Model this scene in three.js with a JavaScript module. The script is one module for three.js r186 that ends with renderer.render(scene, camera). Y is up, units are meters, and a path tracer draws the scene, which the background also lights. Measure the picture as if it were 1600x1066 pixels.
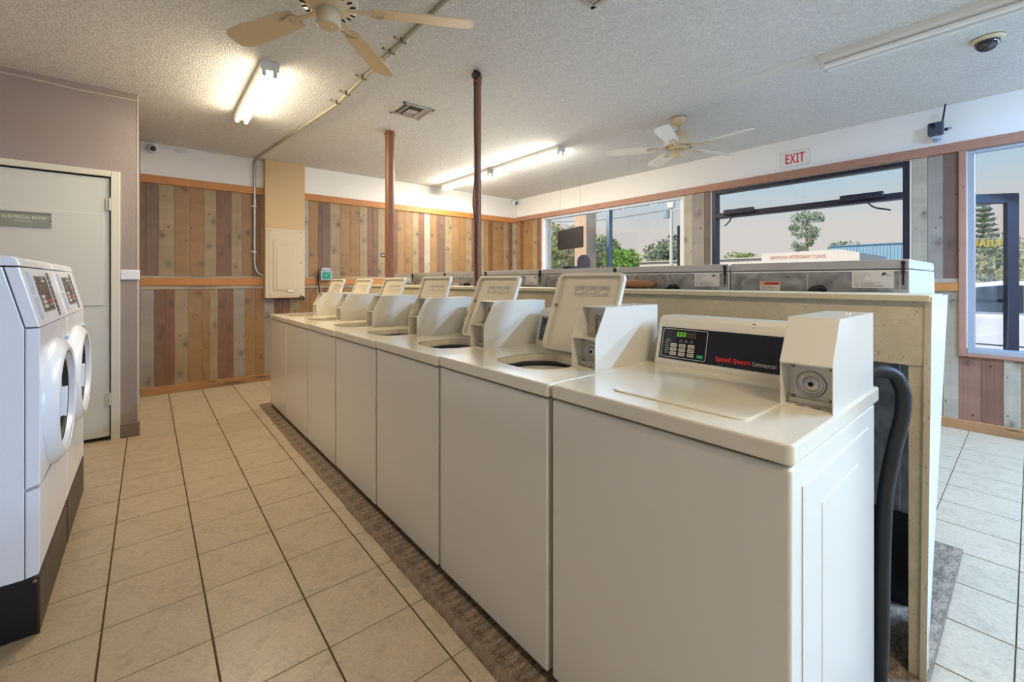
import * as THREE from 'three';
import { RoundedBoxGeometry } from 'three/addons/geometries/RoundedBoxGeometry.js';
import { mergeGeometries } from 'three/addons/utils/BufferGeometryUtils.js';
import { RectAreaLightUniformsLib } from 'three/addons/lights/RectAreaLightUniformsLib.js';

// ---------------------------------------------------------------- camera, sky, sun, exposure
const scene = new THREE.Scene();
const renderer = new THREE.WebGLRenderer({ antialias: true });
renderer.toneMapping = THREE.LinearToneMapping;
renderer.toneMappingExposure = 1.22;
renderer.shadowMap.enabled = true;
RectAreaLightUniformsLib.init();

const F = 679.77, HORIZON = 438.63, EYE = 1.2714;
const camera = new THREE.PerspectiveCamera(2 * Math.atan(533 / F) * 180 / Math.PI, 1600 / 1066, 0.05, 400);
camera.position.set(0, EYE, 0);
camera.rotation.set(0, -0.6965, 0);
camera.setViewOffset(1600, 1066, 0, 533 - HORIZON, 1600, 1066);   // level camera with a lens shifted down
scene.add(camera);

const SKY_GAIN = 0.96;
{ // clear late afternoon sky: pale and warm at the horizon, blue above, the same all round
  const w = 64, h = 256, px = new Float32Array(w * h * 4);
  const stops = [[-90, .30, .29, .27], [-1, .42, .40, .37], [0, .58, .54, .50], [6, .56, .54, .52], [10, .42, .53, .60], [16, .26, .50, .68], [28, .21, .46, .80], [50, .19, .44, .86], [90, .17, .40, .84]];
  for (let j = 0; j < h; j++) {
    const el = (j + .5) / h * 180 - 90;
    let k = 0; while (k < stops.length - 2 && el > stops[k + 1][0]) k++;
    const a = stops[k], b = stops[k + 1], t = Math.min(1, Math.max(0, (el - a[0]) / (b[0] - a[0])));
    for (let i = 0; i < w; i++) {
      const o = (j * w + i) * 4;
      for (let c = 0; c < 3; c++) px[o + c] = (a[c + 1] + (b[c + 1] - a[c + 1]) * t) * SKY_GAIN;
      px[o + 3] = 1;
    }
  }
  const sky = new THREE.DataTexture(px, w, h, THREE.RGBAFormat, THREE.FloatType);
  sky.mapping = THREE.EquirectangularReflectionMapping;
  sky.magFilter = THREE.LinearFilter; sky.minFilter = THREE.LinearFilter; sky.needsUpdate = true;
  scene.background = sky;
}
const sun = new THREE.DirectionalLight(new THREE.Color(1, .88, .70), 3.4);   // behind the shop: it never enters, it lights the street
sun.position.set(-26, 32, -13); sun.target.position.set(6, 0, -2);
sun.castShadow = true; sun.shadow.mapSize.set(2048, 2048);
Object.assign(sun.shadow.camera, { left: -60, right: 60, top: 40, bottom: -40, near: 1, far: 160 });
scene.add(sun, sun.target);

// lamp colours and radiances, the cool one for added fill strips; the fittings themselves are built further down
const WARM = [1, .84, .60], NEUTRAL = [1, .94, .82], COOL = [.34, .58, 1.0];
const LAMP_WARM = 98, LAMP_NEUTRAL = 130, LAMP_COOL_FILL = 350;

// ---------------------------------------------------------------- helpers
let seed = 11;
const rnd = () => { seed = (seed * 1664525 + 1013904223) >>> 0; return seed / 4294967296; };
const rr = (a, b) => a + (b - a) * rnd();
const used = {};
function numbered(n) { const k = used[n] = (used[n] ?? -1) + 1; return k ? n + '_' + String(k).padStart(3, '0') : n; }
function tag(o, label, category, group, kind) {
  if (label) o.userData.label = label;
  if (category) o.userData.category = category;
  if (group) o.userData.group = group;
  if (kind) o.userData.kind = kind;
  return o;
}
function thing(name, label, category, pos = [0, 0, 0], turn = 0, group) {
  const g = new THREE.Group(); g.name = numbered(name); g.position.set(...pos); g.rotation.y = turn;
  scene.add(g); return tag(g, label, category, group);
}
function part(name, geo, mat, parent, pos, rot) {
  const m = new THREE.Mesh(geo, mat); m.name = name; m.castShadow = m.receiveShadow = true;
  if (pos) m.position.set(...pos);
  if (rot) m.rotation.set(...rot);
  parent.add(m); return m;
}
function struct(name, geo, mat, label, category = 'structure') {
  const m = part(name, geo, mat, scene); return tag(m, label, category, null, 'structure');
}
const box = (x0, x1, y0, y1, z0, z1) => new THREE.BoxGeometry(x1 - x0, y1 - y0, z1 - z0).translate((x0 + x1) / 2, (y0 + y1) / 2, (z0 + z1) / 2);
const rbox = (x0, x1, y0, y1, z0, z1, r = .004, s = 1) => new RoundedBoxGeometry(x1 - x0, y1 - y0, z1 - z0, s, Math.min(r, (x1 - x0) * .49, (y1 - y0) * .49, (z1 - z0) * .49)).translate((x0 + x1) / 2, (y0 + y1) / 2, (z0 + z1) / 2);
const cyl = (r0, r1, h, n = 24, open = false) => new THREE.CylinderGeometry(r0, r1, h, n, 1, open);
const lathe = (pts, n = 32) => new THREE.LatheGeometry(pts.map(([x, y]) => new THREE.Vector2(x, y)), n);
const tube = (pts, r, n = 24, m = 10) => new THREE.TubeGeometry(new THREE.CatmullRomCurve3(pts.map((p) => new THREE.Vector3(...p)), false, 'catmullrom', .3), n, r, m, false);
const merge = (list) => mergeGeometries(list.map((g) => { const q = g.index ? g.toNonIndexed() : g; for (const k of Object.keys(q.attributes)) if (!['position', 'normal', 'uv'].includes(k)) q.deleteAttribute(k); return q; }));
// polygon in (x, y) swept along z from z0 to z1
function sweepZ(pts, z0, z1, bevel = 0, holes = []) {
  const s = new THREE.Shape(pts.map(([x, y]) => new THREE.Vector2(x, y)));
  for (const h of holes) s.holes.push(new THREE.Path(h.map(([x, y]) => new THREE.Vector2(x, y))));
  const g = new THREE.ExtrudeGeometry(s, { depth: z1 - z0 - 2 * bevel, bevelEnabled: bevel > 0, bevelSize: bevel, bevelThickness: bevel, bevelOffset: -bevel, bevelSegments: 2, curveSegments: 8 });
  return g.translate(0, 0, z0 + bevel);
}
function roundedRect(x0, x1, y0, y1, r, n = 5) {
  const p = [];
  for (const [cx, cy, a] of [[x1 - r, y0 + r, -90], [x1 - r, y1 - r, 0], [x0 + r, y1 - r, 90], [x0 + r, y0 + r, 180]])
    for (let k = 0; k <= n; k++) { const t = (a + 90 * k / n) * Math.PI / 180; p.push([cx + r * Math.cos(t), cy + r * Math.sin(t)]); }
  return p;
}
// plan in (x, z) standing from y0 to y1
function slab(plan, y0, y1, bevel = 0, holes = []) {
  const flip = (l) => l.map(([x, z]) => [x, -z]);
  return sweepZ(flip(plan), y0, y1, bevel, holes.map(flip)).rotateX(-Math.PI / 2);
}
const rgb = (h) => new THREE.Color(h);
const std = (color, roughness = .6, metalness = 0, more = {}) => new THREE.MeshStandardMaterial({ color: typeof color === 'object' && color.isColor ? color : rgb(color), roughness, metalness, ...more });
const phys = (color, roughness, more = {}) => new THREE.MeshPhysicalMaterial({ color: rgb(color), roughness, ...more });

// ---------------------------------------------------------------- textures
function canvasTex(w, h, draw, srgb = true) {
  const c = document.createElement('canvas'); c.width = w; c.height = h;
  draw(c.getContext('2d'), w, h);
  const t = new THREE.CanvasTexture(c); if (srgb) t.colorSpace = THREE.SRGBColorSpace;
  t.wrapS = t.wrapT = THREE.RepeatWrapping; t.magFilter = THREE.LinearFilter; t.anisotropy = 8; return t;
}
function noiseGrid(n, cells, s) { // tileable value noise
  const r = new Float32Array(cells * cells); const keep = seed; seed = s; for (let i = 0; i < r.length; i++) r[i] = rnd(); seed = keep;
  const out = new Float32Array(n * n), sm = (t) => t * t * (3 - 2 * t);
  for (let y = 0; y < n; y++) for (let x = 0; x < n; x++) {
    const fx = x / n * cells, fy = y / n * cells, ix = Math.floor(fx), iy = Math.floor(fy), tx = sm(fx - ix), ty = sm(fy - iy);
    const g = (a, b) => r[((b % cells) + cells) % cells * cells + ((a % cells) + cells) % cells];
    out[y * n + x] = (g(ix, iy) * (1 - tx) + g(ix + 1, iy) * tx) * (1 - ty) + (g(ix, iy + 1) * (1 - tx) + g(ix + 1, iy + 1) * tx) * ty;
  }
  return out;
}
function fbm(n, list, s) { const o = new Float32Array(n * n); let tot = 0; list.forEach(([c, a], k) => { const g = noiseGrid(n, c, s + k * 77); tot += a; for (let i = 0; i < o.length; i++) o[i] += g[i] * a; }); for (let i = 0; i < o.length; i++) o[i] /= tot; return o; }
function dataTex(n, f, srgb) {
  const d = new Uint8Array(n * n * 4);
  for (let i = 0; i < n * n; i++) { const c = f(i, i % n, Math.floor(i / n)); for (let k = 0; k < 3; k++) d[i * 4 + k] = Math.max(0, Math.min(255, c[k])); d[i * 4 + 3] = 255; }
  const t = new THREE.DataTexture(d, n, n); t.wrapS = t.wrapT = THREE.RepeatWrapping; t.magFilter = THREE.LinearFilter; t.minFilter = THREE.LinearMipmapLinearFilter; t.generateMipmaps = true;
  if (srgb) t.colorSpace = THREE.SRGBColorSpace; t.needsUpdate = true; return t;
}
const again = (t, u, v) => { const c = t.clone(); c.repeat.set(u, v); c.needsUpdate = true; return c; };

const tileTex = [0, 1, 2].map((k) => {
  const a = fbm(256, [[5, 1], [11, .8], [24, .6]], 100 + k * 31), b = fbm(256, [[40, 1], [90, .8]], 300 + k * 17);
  return dataTex(256, (i) => { const v = 1 - Math.abs(a[i] - .5) * 5, m = 170 + (v > .55 ? 4 : 0) + (a[i] - .5) * 24 + (b[i] - .5) * 26; return [m * 1.06, m * .96, m * .805]; }, true);
});
const popA = fbm(512, [[70, 1], [128, 1]], 900), popB = fbm(512, [[30, 1], [60, .6]], 950);
const popBump = dataTex(512, (i) => { const v = Math.max(0, popA[i] * .75 + popB[i] * .25 - .38) * 620; return [v, v, v]; });
const popColor = dataTex(512, (i) => { const v = 226 + (popA[i] - .5) * 50 + (popB[i] - .5) * 20; return [v, v * .995, v * .975]; }, true);
const paintBump = (() => { const a = fbm(256, [[24, 1], [64, 1]], 1200); return dataTex(256, (i) => { const v = a[i] * 255; return [v, v, v]; }); })();
const grimeTex = (() => { const a = fbm(256, [[6, 1], [20, 1], [60, .8]], 1500), b = fbm(256, [[100, 1]], 1550); return dataTex(256, (i) => { const v = 60 + a[i] * 120 + (b[i] - .5) * 60; return [v * 1.0, v * .86, v * .71]; }, true); })();
const concreteTex = (() => { const a = fbm(256, [[6, 1], [20, 1], [60, .8]], 1700), b = fbm(256, [[110, 1]], 1750); return dataTex(256, (i) => { const v = 90 + a[i] * 90 + (b[i] - .5) * 80; return [v, v * .96, v * .93]; }, true); })();
const galvTex = (() => { const a = fbm(256, [[18, 1], [40, 1]], 1900); return dataTex(256, (i) => { const v = 150 + (a[i] - .5) * 70; return [v, v * 1.01, v * 1.02]; }, true); })();
const creamTex = (() => { const a = fbm(256, [[5, 1], [13, 1]], 2100), b = fbm(256, [[70, 1]], 2150); return dataTex(256, (i) => { let v = 196 + (a[i] - .5) * 26; if (b[i] > .84 && a[i] > .52) v -= 34; return [v, v * .925, v * .77]; }, true); })();

// old barn boards: grain, saw marks, knots, dark stains
function woodTex(hex, s, stain, knots) {
  return canvasTex(128, 768, (g, w, h) => {
    const keep = seed; seed = s;
    const c = rgb(hex), to = (k, a) => { const q = c.clone().convertLinearToSRGB(); return `rgba(${Math.round(Math.min(1, q.r * k) * 255)},${Math.round(Math.min(1, q.g * k) * 255)},${Math.round(Math.min(1, q.b * k) * 255)},${a})`; };
    g.fillStyle = to(1, 1); g.fillRect(0, 0, w, h);
    for (let i = 0; i < 190; i++) { const x = rr(0, w), l = rr(80, h), y = rr(-100, h); g.fillStyle = to(rr(.72, 1.26), rr(.10, .30)); g.fillRect(x, y, rr(.6, 4), l); }
    for (let i = 0; i < 26; i++) { g.fillStyle = to(rr(.8, 1.2), .16); const y = rr(0, h); g.fillRect(0, y, w, rr(20, 90)); }
    for (let i = 0; i < 120; i++) { g.fillStyle = to(rr(.7, .9), .10); g.fillRect(rr(0, w * .5), rr(0, h), rr(30, 90), 1.2); }
    for (let k = 0; k < stain; k++) {
      const cx = rr(20, 108), cy = rr(60, h - 60);
      for (let i = 0; i < 170; i++) { g.fillStyle = `rgba(48,42,38,${rr(.01, .045)})`; g.beginPath(); g.ellipse(cx + rr(-1, 1) * rr(0, 62), cy + rr(-1, 1) * rr(0, 44), rr(5, 26), rr(2, 9), rr(-.7, .2), 0, 7); g.fill(); }
    }
    for (let k = 0; k < knots; k++) {
      const cx = rr(10, 118), cy = rr(20, h - 20), r = rr(3, 8);
      g.fillStyle = 'rgba(80,46,24,.55)'; g.beginPath(); g.ellipse(cx, cy, r * 1.25, r, 0, 0, 7); g.fill();
      g.fillStyle = 'rgba(52,28,16,.75)'; g.beginPath(); g.ellipse(cx, cy, r * .6, r * .5, 0, 0, 7); g.fill();
    }
    seed = keep;
  });
}
const TONES = {
  grey: ['#90867a', 1, 2], pale: ['#937f60', 2, 3], tan: ['#8f6e48', 1, 6], gold: ['#8e6b43', 1, 7], brown: ['#765640', 2, 3],
  plum: ['#6e584b', 1, 2], red: ['#77523e', 1, 2], rose: ['#8c6552', 1, 2], dark: ['#765032', 1, 3], ash: ['#a59a87', 2, 2],
};
const woodMat = {};
Object.entries(TONES).forEach(([k, [hex, st, kn]], i) => { woodMat[k] = [0, 1].map((v) => { const t = woodTex(hex, 4000 + i * 97 + v * 13, st, kn); return std('#ffffff', .55, 0, { map: t, bumpMap: t, bumpScale: .001 }); }); });
const trimTex = woodTex('#b87a3c', 7001, 0, 3), trimTexB = woodTex('#a2755f', 7002, 0, 2), baseTex = woodTex('#a5794e', 7003, 3, 3);
const rot90 = (t) => { const c = t.clone(); c.rotation = Math.PI / 2; c.center.set(.5, .5); c.needsUpdate = true; return c; };

// ---------------------------------------------------------------- materials
const M = {
  grout: std('#5d4630', .9), ceiling: std('#ffffff', .95, 0, { map: again(popColor, 16, 24), bumpMap: again(popBump, 16, 24), bumpScale: .006 }),
  white: std('#e9e6df', .7, 0, { bumpMap: again(paintBump, 8, 4), bumpScale: .0006 }),
  greywall: std('#9b8d86', .55, 0, { bumpMap: again(paintBump, 6, 6), bumpScale: .0012 }),
  doorpaint: std('#cfd0c6', .45), jamb: std('#d3cfbf', .5), black: std('#141416', .5), rubber: std('#1b1b1d', .55), dark: std('#0b0b0c', .8),
  trim: std('#ffffff', .5, 0, { map: rot90(trimTex) }), trimRose: std('#ffffff', .55, 0, { map: rot90(trimTexB) }), base: std('#ffffff', .7, 0, { map: rot90(baseTex) }),
  trimUp: std('#ffffff', .55, 0, { map: trimTexB }), weathered: std('#ffffff', .75, 0, { map: rot90(woodTex('#a69880', 7004, 2, 1)) }),
  almond: phys('#e3dccb', .28, { clearcoat: .5, clearcoatRoughness: .12 }), almondTop: phys('#e4dac2', .22, { clearcoat: .6, clearcoatRoughness: .1 }),
  plate: std('#c7c3ba', .38, .35), rust: std('#7a4a22', .85), steel: std('#b9b8b4', .3, .9), bolt: std('#8c7a60', .45, .6),
  machine: phys('#eceef0', .26, { clearcoat: .5, clearcoatRoughness: .12 }), machineGrey: std('#aebccb', .4), bore: phys('#cfd0d4', .25),
  plinth: std('#23232a', .35, .3), galv: std('#ffffff', .42, .45, { map: galvTex }), galvLight: std('#c3c2c4', .4, .5),
  cream: std('#ffffff', .55, 0, { map: creamTex }), endboard: std('#e6e3dc', .3), ledge: std('#cbbf9f', .6), pad: std('#ffffff', .85, 0, { map: again(grimeTex, 3, 8) }), concrete: std('#ffffff', .8, 0, { map: again(concreteTex, 2, 2) }),
  pipe: std('#8a5a40', .42), chase: std('#c9ab7d', .5), panelPaint: std('#cdbd9c', .45), conduit: std('#b4b2ab', .35, .6), conduitTan: std('#a9a48c', .5, .2),
  fan: std('#d6c19a', .4), fanWhite: std('#efe9dc', .45), fixture: std('#dcdad2', .4), aluminium: std('#b6bcc4', .35, .6), frameWhite: std('#d9dce2', .4), mullion: std('#5f7388', .35, .4), frameGrey: std('#b4bfcc', .4), bronze: std('#2a2c38', .4, .3),
  glass: new THREE.MeshPhysicalMaterial({ color: 0xffffff, roughness: 0, transmission: 1, thickness: 0, ior: 1.45 }),
  smoked: new THREE.MeshPhysicalMaterial({ color: 0x15151a, roughness: .08, clearcoat: 1 }),
  navy: std('#191a24', .25),
};
const glow = (c, k) => new THREE.MeshStandardMaterial({ color: 0xffffff, roughness: .4, emissive: new THREE.Color(...c), emissiveIntensity: k });

// ---------------------------------------------------------------- floor
const CEIL = 2.80, XL = -1.15, XR = 5.352, ZB = -6.262, ZF = 4.5, T = .305, TX = -.1293, TZ = -2.1716;
const floor = struct('floor', box(XL - .2, XR + .2, -.2, -.005, ZB - .2, ZF + .2), M.grout, 'floor of square beige ceramic tiles with brown grout lines', 'floor');
{
  const mats = tileTex.map((t) => new THREE.MeshPhysicalMaterial({ color: 0xffffff, map: t, bumpMap: t, bumpScale: .0012, roughness: .34 }));
  const geos = [0, 1, 2, 3].map((k) => { const g = new RoundedBoxGeometry(T - .006, .012, T - .004, 1, .0016); if (k) { const u = g.attributes.uv; for (let i = 0; i < u.count; i++) { const a = u.getX(i), b = u.getY(i); k === 1 ? u.setXY(i, b, a) : k === 2 ? u.setXY(i, 1 - a, 1 - b) : u.setXY(i, 1 - b, a); } } return g; });
  const rest = [[], [], []];
  for (let i = -4; i < 18; i++) for (let j = -14; j < 22; j++) {
    const x0 = TX + i * T, z0 = TZ + j * T, a = Math.max(x0, XL), b = Math.min(x0 + T, XR), c = Math.max(z0, ZB), d = Math.min(z0 + T, ZF);
    if (b - a < .03 || d - c < .03) continue;
    const cut = b - a < T - .001 || d - c < T - .001, cx = (a + b) / 2, cz = (c + d) / 2, k = Math.floor(rnd() * 3), q = Math.floor(rnd() * 4);
    const shown = (cx < 1.0 && cz < -.4 && (cx > -.45 || cz < -3.6)) || (cx > 2.6 && cz > -1.6 && cz < .6);
    const geo = cut ? new RoundedBoxGeometry(b - a - .006, .012, d - c - .004, 1, .0016) : geos[q];
    const y = -.006 + (rnd() - .5) * .0006;
    if (shown) part('tile', geo, mats[k], floor, [cx, y, cz]);
    else rest[k].push(geo.clone().translate(cx, y, cz));
  }
  rest.forEach((l, k) => tag(part('tile_field', merge(l), mats[k], floor), null, null, null, 'stuff'));
}

// ---------------------------------------------------------------- ceiling and walls
const ceiling = struct('ceiling', box(XL - .2, XR + .2, CEIL, CEIL + .16, ZB - .2, ZF + .2), M.ceiling, 'white sprayed popcorn ceiling', 'ceiling');
struct('roof', box(XL - .4, XR + .55, CEIL + .16, CEIL + .4, ZB - .4, ZF + .4), M.white, 'flat roof slab above the ceiling', 'roof');
const wallBack = struct('wall_back', box(XL - .2, XR + .2, -.1, CEIL, ZB - .2, ZB), M.white, 'back wall, white above wooden boards', 'wall');
struct('wall_left', box(XL - .2, XL, -.1, CEIL, ZB - .2, ZF + .2), M.greywall, 'grey side wall behind the white front loading machines', 'wall');
// grey partition with the electrical room door, and its return to the back wall
const ZG = -4.715, XG = -.065, DX1 = -.228, DX0 = -1.10, DTOP = 2.098;
const wallGrey = struct('wall_partition', merge([box(DX1, XG, 0, CEIL, ZG - .12, ZG), box(XL - .2, DX1, DTOP, CEIL, ZG - .12, ZG), box(XL - .2, DX0, 0, DTOP, ZG - .12, ZG), box(XG - .12, XG, 0, CEIL, ZB, ZG - .12)]), M.greywall, 'taupe grey partition wall holding the electrical room door', 'wall');
part('corner_bead', rbox(XG - .004, XG + .003, .1, CEIL - .01, ZG - .012, ZG + .003, .002), M.jamb, wallGrey);
part('wall_cap', rbox(-.172, XG + .012, 1.278, 1.358, ZG - .05, ZG + .014, .006), M.frameWhite, wallGrey);
part('ceiling_bead', tube([[XL, CEIL - .045, ZG + .006], [-.7, CEIL - .045, ZG + .006], [-.45, CEIL - .058, ZG + .006], [XG, CEIL - .055, ZG + .006]], .004, 20, 6), M.jamb, wallGrey);
tag(part('baseboard_partition', rbox(-.172, XG + .012, .0, .115, ZG, ZG + .016, .004), std('#7b6c62', .6), scene), 'short scuffed taupe baseboard beside the door', 'baseboard', null, 'structure');

// window wall with openings
const W1 = [-5.54, -2.926, .655, 2.37], DR = [-2.548, -.72, 0, 2.375], W3 = [-.355, 1.9, .655, 2.385], W4 = [2.1, 4.3, .655, 2.385], WX = [XR, XR + .2];
{
  const b = (z0, z1, y0, y1) => box(WX[0], WX[1], y0, y1, z0, z1), l = [b(ZB - .2, W1[0], -.1, CEIL), b(W1[1], DR[0], -.1, CEIL), b(DR[1], W3[0], -.1, CEIL), b(W3[1], W4[0], -.1, CEIL), b(W4[1], ZF + .2, -.1, CEIL)];
  for (const o of [W1, W3, W4]) l.push(b(o[0], o[1], -.1, o[2]), b(o[0], o[1], o[3], CEIL));
  l.push(b(DR[0], DR[1], DR[3], CEIL), b(DR[0], DR[1], -.1, 0));
  struct('wall_right', merge(l), M.white, 'shop front wall with windows and double door, white above', 'wall');
}
// wall behind the camera, with a shop window whose daylight falls on the machine sides
const WF = [.8, 5.1, .45, 2.55];
struct('wall_front', merge([box(XL - .2, WF[0], -.1, CEIL, ZF, ZF + .2), box(WF[1], XR + .2, -.1, CEIL, ZF, ZF + .2), box(WF[0], WF[1], -.1, WF[2], ZF, ZF + .2), box(WF[0], WF[1], WF[3], CEIL, ZF, ZF + .2)]), M.white, 'end wall with a wide shop window', 'wall');

// ---------------------------------------------------------------- boards on the walls
const SEQ_UP = [['brown', .045], ['plum', .11], ['pale', .14], ['tan', .14], ['gold', .135], ['pale', .12], ['red', .08], ['brown', .075], ['pale', .11], ['tan', .1], ['dark', .1], ['tan', .12], ['gold', .13], ['pale', .11], ['red', .1], ['ash', .11], ['tan', .12]];
const SEQ_LOW = [['grey', .115], ['brown', .095], ['red', .085], ['pale', .125], ['tan', .13], ['gold', .075], ['pale', .08], ['brown', .085], ['red', .075], ['grey', .115], ['tan', .115], ['gold', .1]];
function boards(parent, axis, from, to, y0, y1, face, seq, start = 0) { // axis 'x': face is a z plane looking to +z; axis 'z': face is an x plane looking to -x
  let p = from, k = start;
  while (p < to - .005) {
    const [tone, w0] = seq[k++ % seq.length]; let w = w0; if (p + w > to - .03) w = to - p;
    const g = new RoundedBoxGeometry(w - .0025, y1 - y0, .011, 1, .0018), u = g.attributes.uv, oy = rnd(), s = .7 + rnd() * .3, f = rnd() < .5;
    for (let i = 0; i < u.count; i++) u.setXY(i, f ? 1 - u.getX(i) : u.getX(i), u.getY(i) * s * (y1 - y0) / 1.1 + oy);
    const lift = rnd() * .0025, m = part('board', g, woodMat[tone][rnd() < .5 ? 0 : 1], parent);
    if (axis === 'x') m.position.set(p + w / 2, (y0 + y1) / 2, face - .0055 - lift); else { m.position.set(face + .0055 + lift, (y0 + y1) / 2, p + w / 2); m.rotation.y = -Math.PI / 2; }
    p += w;
  }
}
boards(wallBack, 'x', XG, XR, 1.325, 2.352, -6.25, SEQ_UP);
boards(wallBack, 'x', XG, XR, .092, 1.172, -6.25, SEQ_LOW);
const wallRight = scene.getObjectByName('wall_right');
boards(wallRight, 'z', -6.25, -5.56, 1.325, 2.378, 5.34, SEQ_UP, 9);
boards(wallRight, 'z', -6.25, -5.56, .092, 1.172, 5.34, SEQ_LOW, 4);
boards(wallRight, 'z', -5.56, -2.91, .092, .64, 5.34, SEQ_LOW, 3);
const SEQ_PIER = [['ash', .12], ['grey', .15], ['plum', .1]], SEQ_SILL = [['grey', .09], ['rose', .13], ['red', .125], ['ash', .095], ['tan', .06], ['gold', .14], ['tan', .12], ['brown', .1]];
boards(wallRight, 'z', -2.906, -2.56, 1.325, 2.378, 5.34, SEQ_PIER);
boards(wallRight, 'z', -2.906, -2.56, .092, 1.172, 5.34, SEQ_PIER, 1);
boards(wallRight, 'z', -.70, -.405, 1.29, 2.378, 5.34, [['ash', .1], ['grey', .1], ['plum', .1]]);
boards(wallRight, 'z', -.70, -.405, .085, 1.17, 5.34, [['ash', .1], ['grey', .1], ['ash', .1]]);
boards(wallRight, 'z', -.405, 2.1, .085, .628, 5.34, SEQ_SILL, 1);

let trimN = 0;
const trim = (geo, mat, label) => tag(part('trim_' + (++trimN), geo, mat, scene), label, 'trim', null, 'structure');
trim(rbox(XG, 1.12, 2.352, 2.441, -6.262, -6.232, .004), M.trim, 'orange pine trim along the top of the back wall boards, beside the door');
trim(rbox(1.60, 5.35, 2.352, 2.441, -6.262, -6.232, .004), M.trim, 'long orange pine trim along the top of the back wall boards');
trim(rbox(XG, 1.12, 1.215, 1.298, -6.262, -6.232, .004), M.trim, 'orange pine chair rail on the back wall, beside the door');
trim(rbox(1.60, 5.35, 1.215, 1.298, -6.262, -6.232, .004), M.trim, 'long orange pine chair rail on the back wall behind the machines');
trim(rbox(XG, 5.35, 1.298, 1.325, -6.262, -6.243, .003), M.weathered, 'narrow weathered strip above the back wall chair rail');
trim(rbox(XG, 5.35, 1.172, 1.215, -6.262, -6.243, .003), M.weathered, 'narrow weathered strip under the back wall chair rail');
trim(rbox(5.316, 5.352, 2.378, 2.46, -6.23, 4.5, .004), M.trimRose, 'long reddish wooden trim running over the shop windows');
trim(rbox(5.322, 5.352, 1.215, 1.298, -6.23, -5.56, .004), M.trim, 'short chair rail in the corner by the far window');
trim(rbox(5.320, 5.352, 1.182, 1.25, -.69, -.405, .004), M.trim, 'short orange rail block beside the door frame');
trim(rbox(5.330, 5.352, 1.25, 1.29, -.69, -.405, .003), M.weathered, 'weathered strip above the short rail block');
trim(rbox(5.318, 5.352, .628, 2.378, -.405, -.358, .004), M.trimUp, 'upright reddish board beside the near shop window');
trim(rbox(5.318, 5.352, .628, .655, -.358, 2.1, .004), M.trimRose, 'reddish board under the near shop window');
const bb = (n, geo, label) => tag(part('baseboard_' + n, geo, M.base, scene), label, 'baseboard', null, 'structure');
bb('back', rbox(XG, 5.34, 0, .092, -6.262, -6.236, .005), 'worn wooden baseboard under the back wall boards');
bb('right', rbox(5.322, 5.352, 0, .085, -.71, 4.4, .005), 'worn wooden baseboard under the near shop window');

// ---------------------------------------------------------------- windows
function shopWindow(n, [z0, z1, y0, y1], mull, label, mat) {
  const g = new THREE.Group(); g.name = 'window_' + n; scene.add(g); tag(g, label, 'window', null, 'structure');
  const x0 = 5.36, x1 = 5.44, f = .045;
  part('frame_head', rbox(x0, x1, y1 - .03, y1, z0, z1, .004), M.frameGrey, g); part('frame_sill', rbox(x0 - .03, x1, y0, y0 + f, z0, z1, .004), mat, g);
  part('frame_jamb', rbox(x0, x1, y0 + f, y1 - .03, z0, z0 + f, .004), mat, g); part('frame_jamb', rbox(x0, x1, y0 + f, y1 - .03, z1 - f, z1, .004), mat, g);
  let a = z0 + f;
  for (const m of [...mull, z1 - f + .03]) {
    const end = Math.min(m - .03, z1 - f);
    if (m < z1 - f) part('mullion', rbox(x0, x1, y0 + f, y1 - .03, m - .03, m + .03, .004), M.mullion, g);
    part('pane', box(5.398, 5.402, y0 + f, y1 - .03, a, end), M.glass, g); a = m + .03;
  }
  return g;
}
shopWindow(1, W1, [-4.14], 'wide two pane shop window beyond the machines, black panel hanging before it', M.frameWhite);
shopWindow(2, W3, [], 'tall shop window beside the short orange rail block', M.aluminium);
shopWindow(3, W4, [], 'shop window further along the front wall', M.aluminium);
{
  const g = new THREE.Group(); g.name = 'window_4'; scene.add(g); tag(g, 'wide shop window in the end wall', 'window', null, 'structure');
  part('frame', merge([box(WF[0], WF[1], WF[3] - .05, WF[3], ZF + .02, ZF + .1), box(WF[0], WF[1], WF[2], WF[2] + .05, ZF + .02, ZF + .1), box(WF[0], WF[0] + .05, WF[2], WF[3], ZF + .02, ZF + .1), box(WF[1] - .05, WF[1], WF[2], WF[3], ZF + .02, ZF + .1)]), M.aluminium, g);
  part('pane', box(WF[0] + .05, WF[1] - .05, WF[2] + .05, WF[3] - .05, ZF + .058, ZF + .062), M.glass, g);
}

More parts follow.
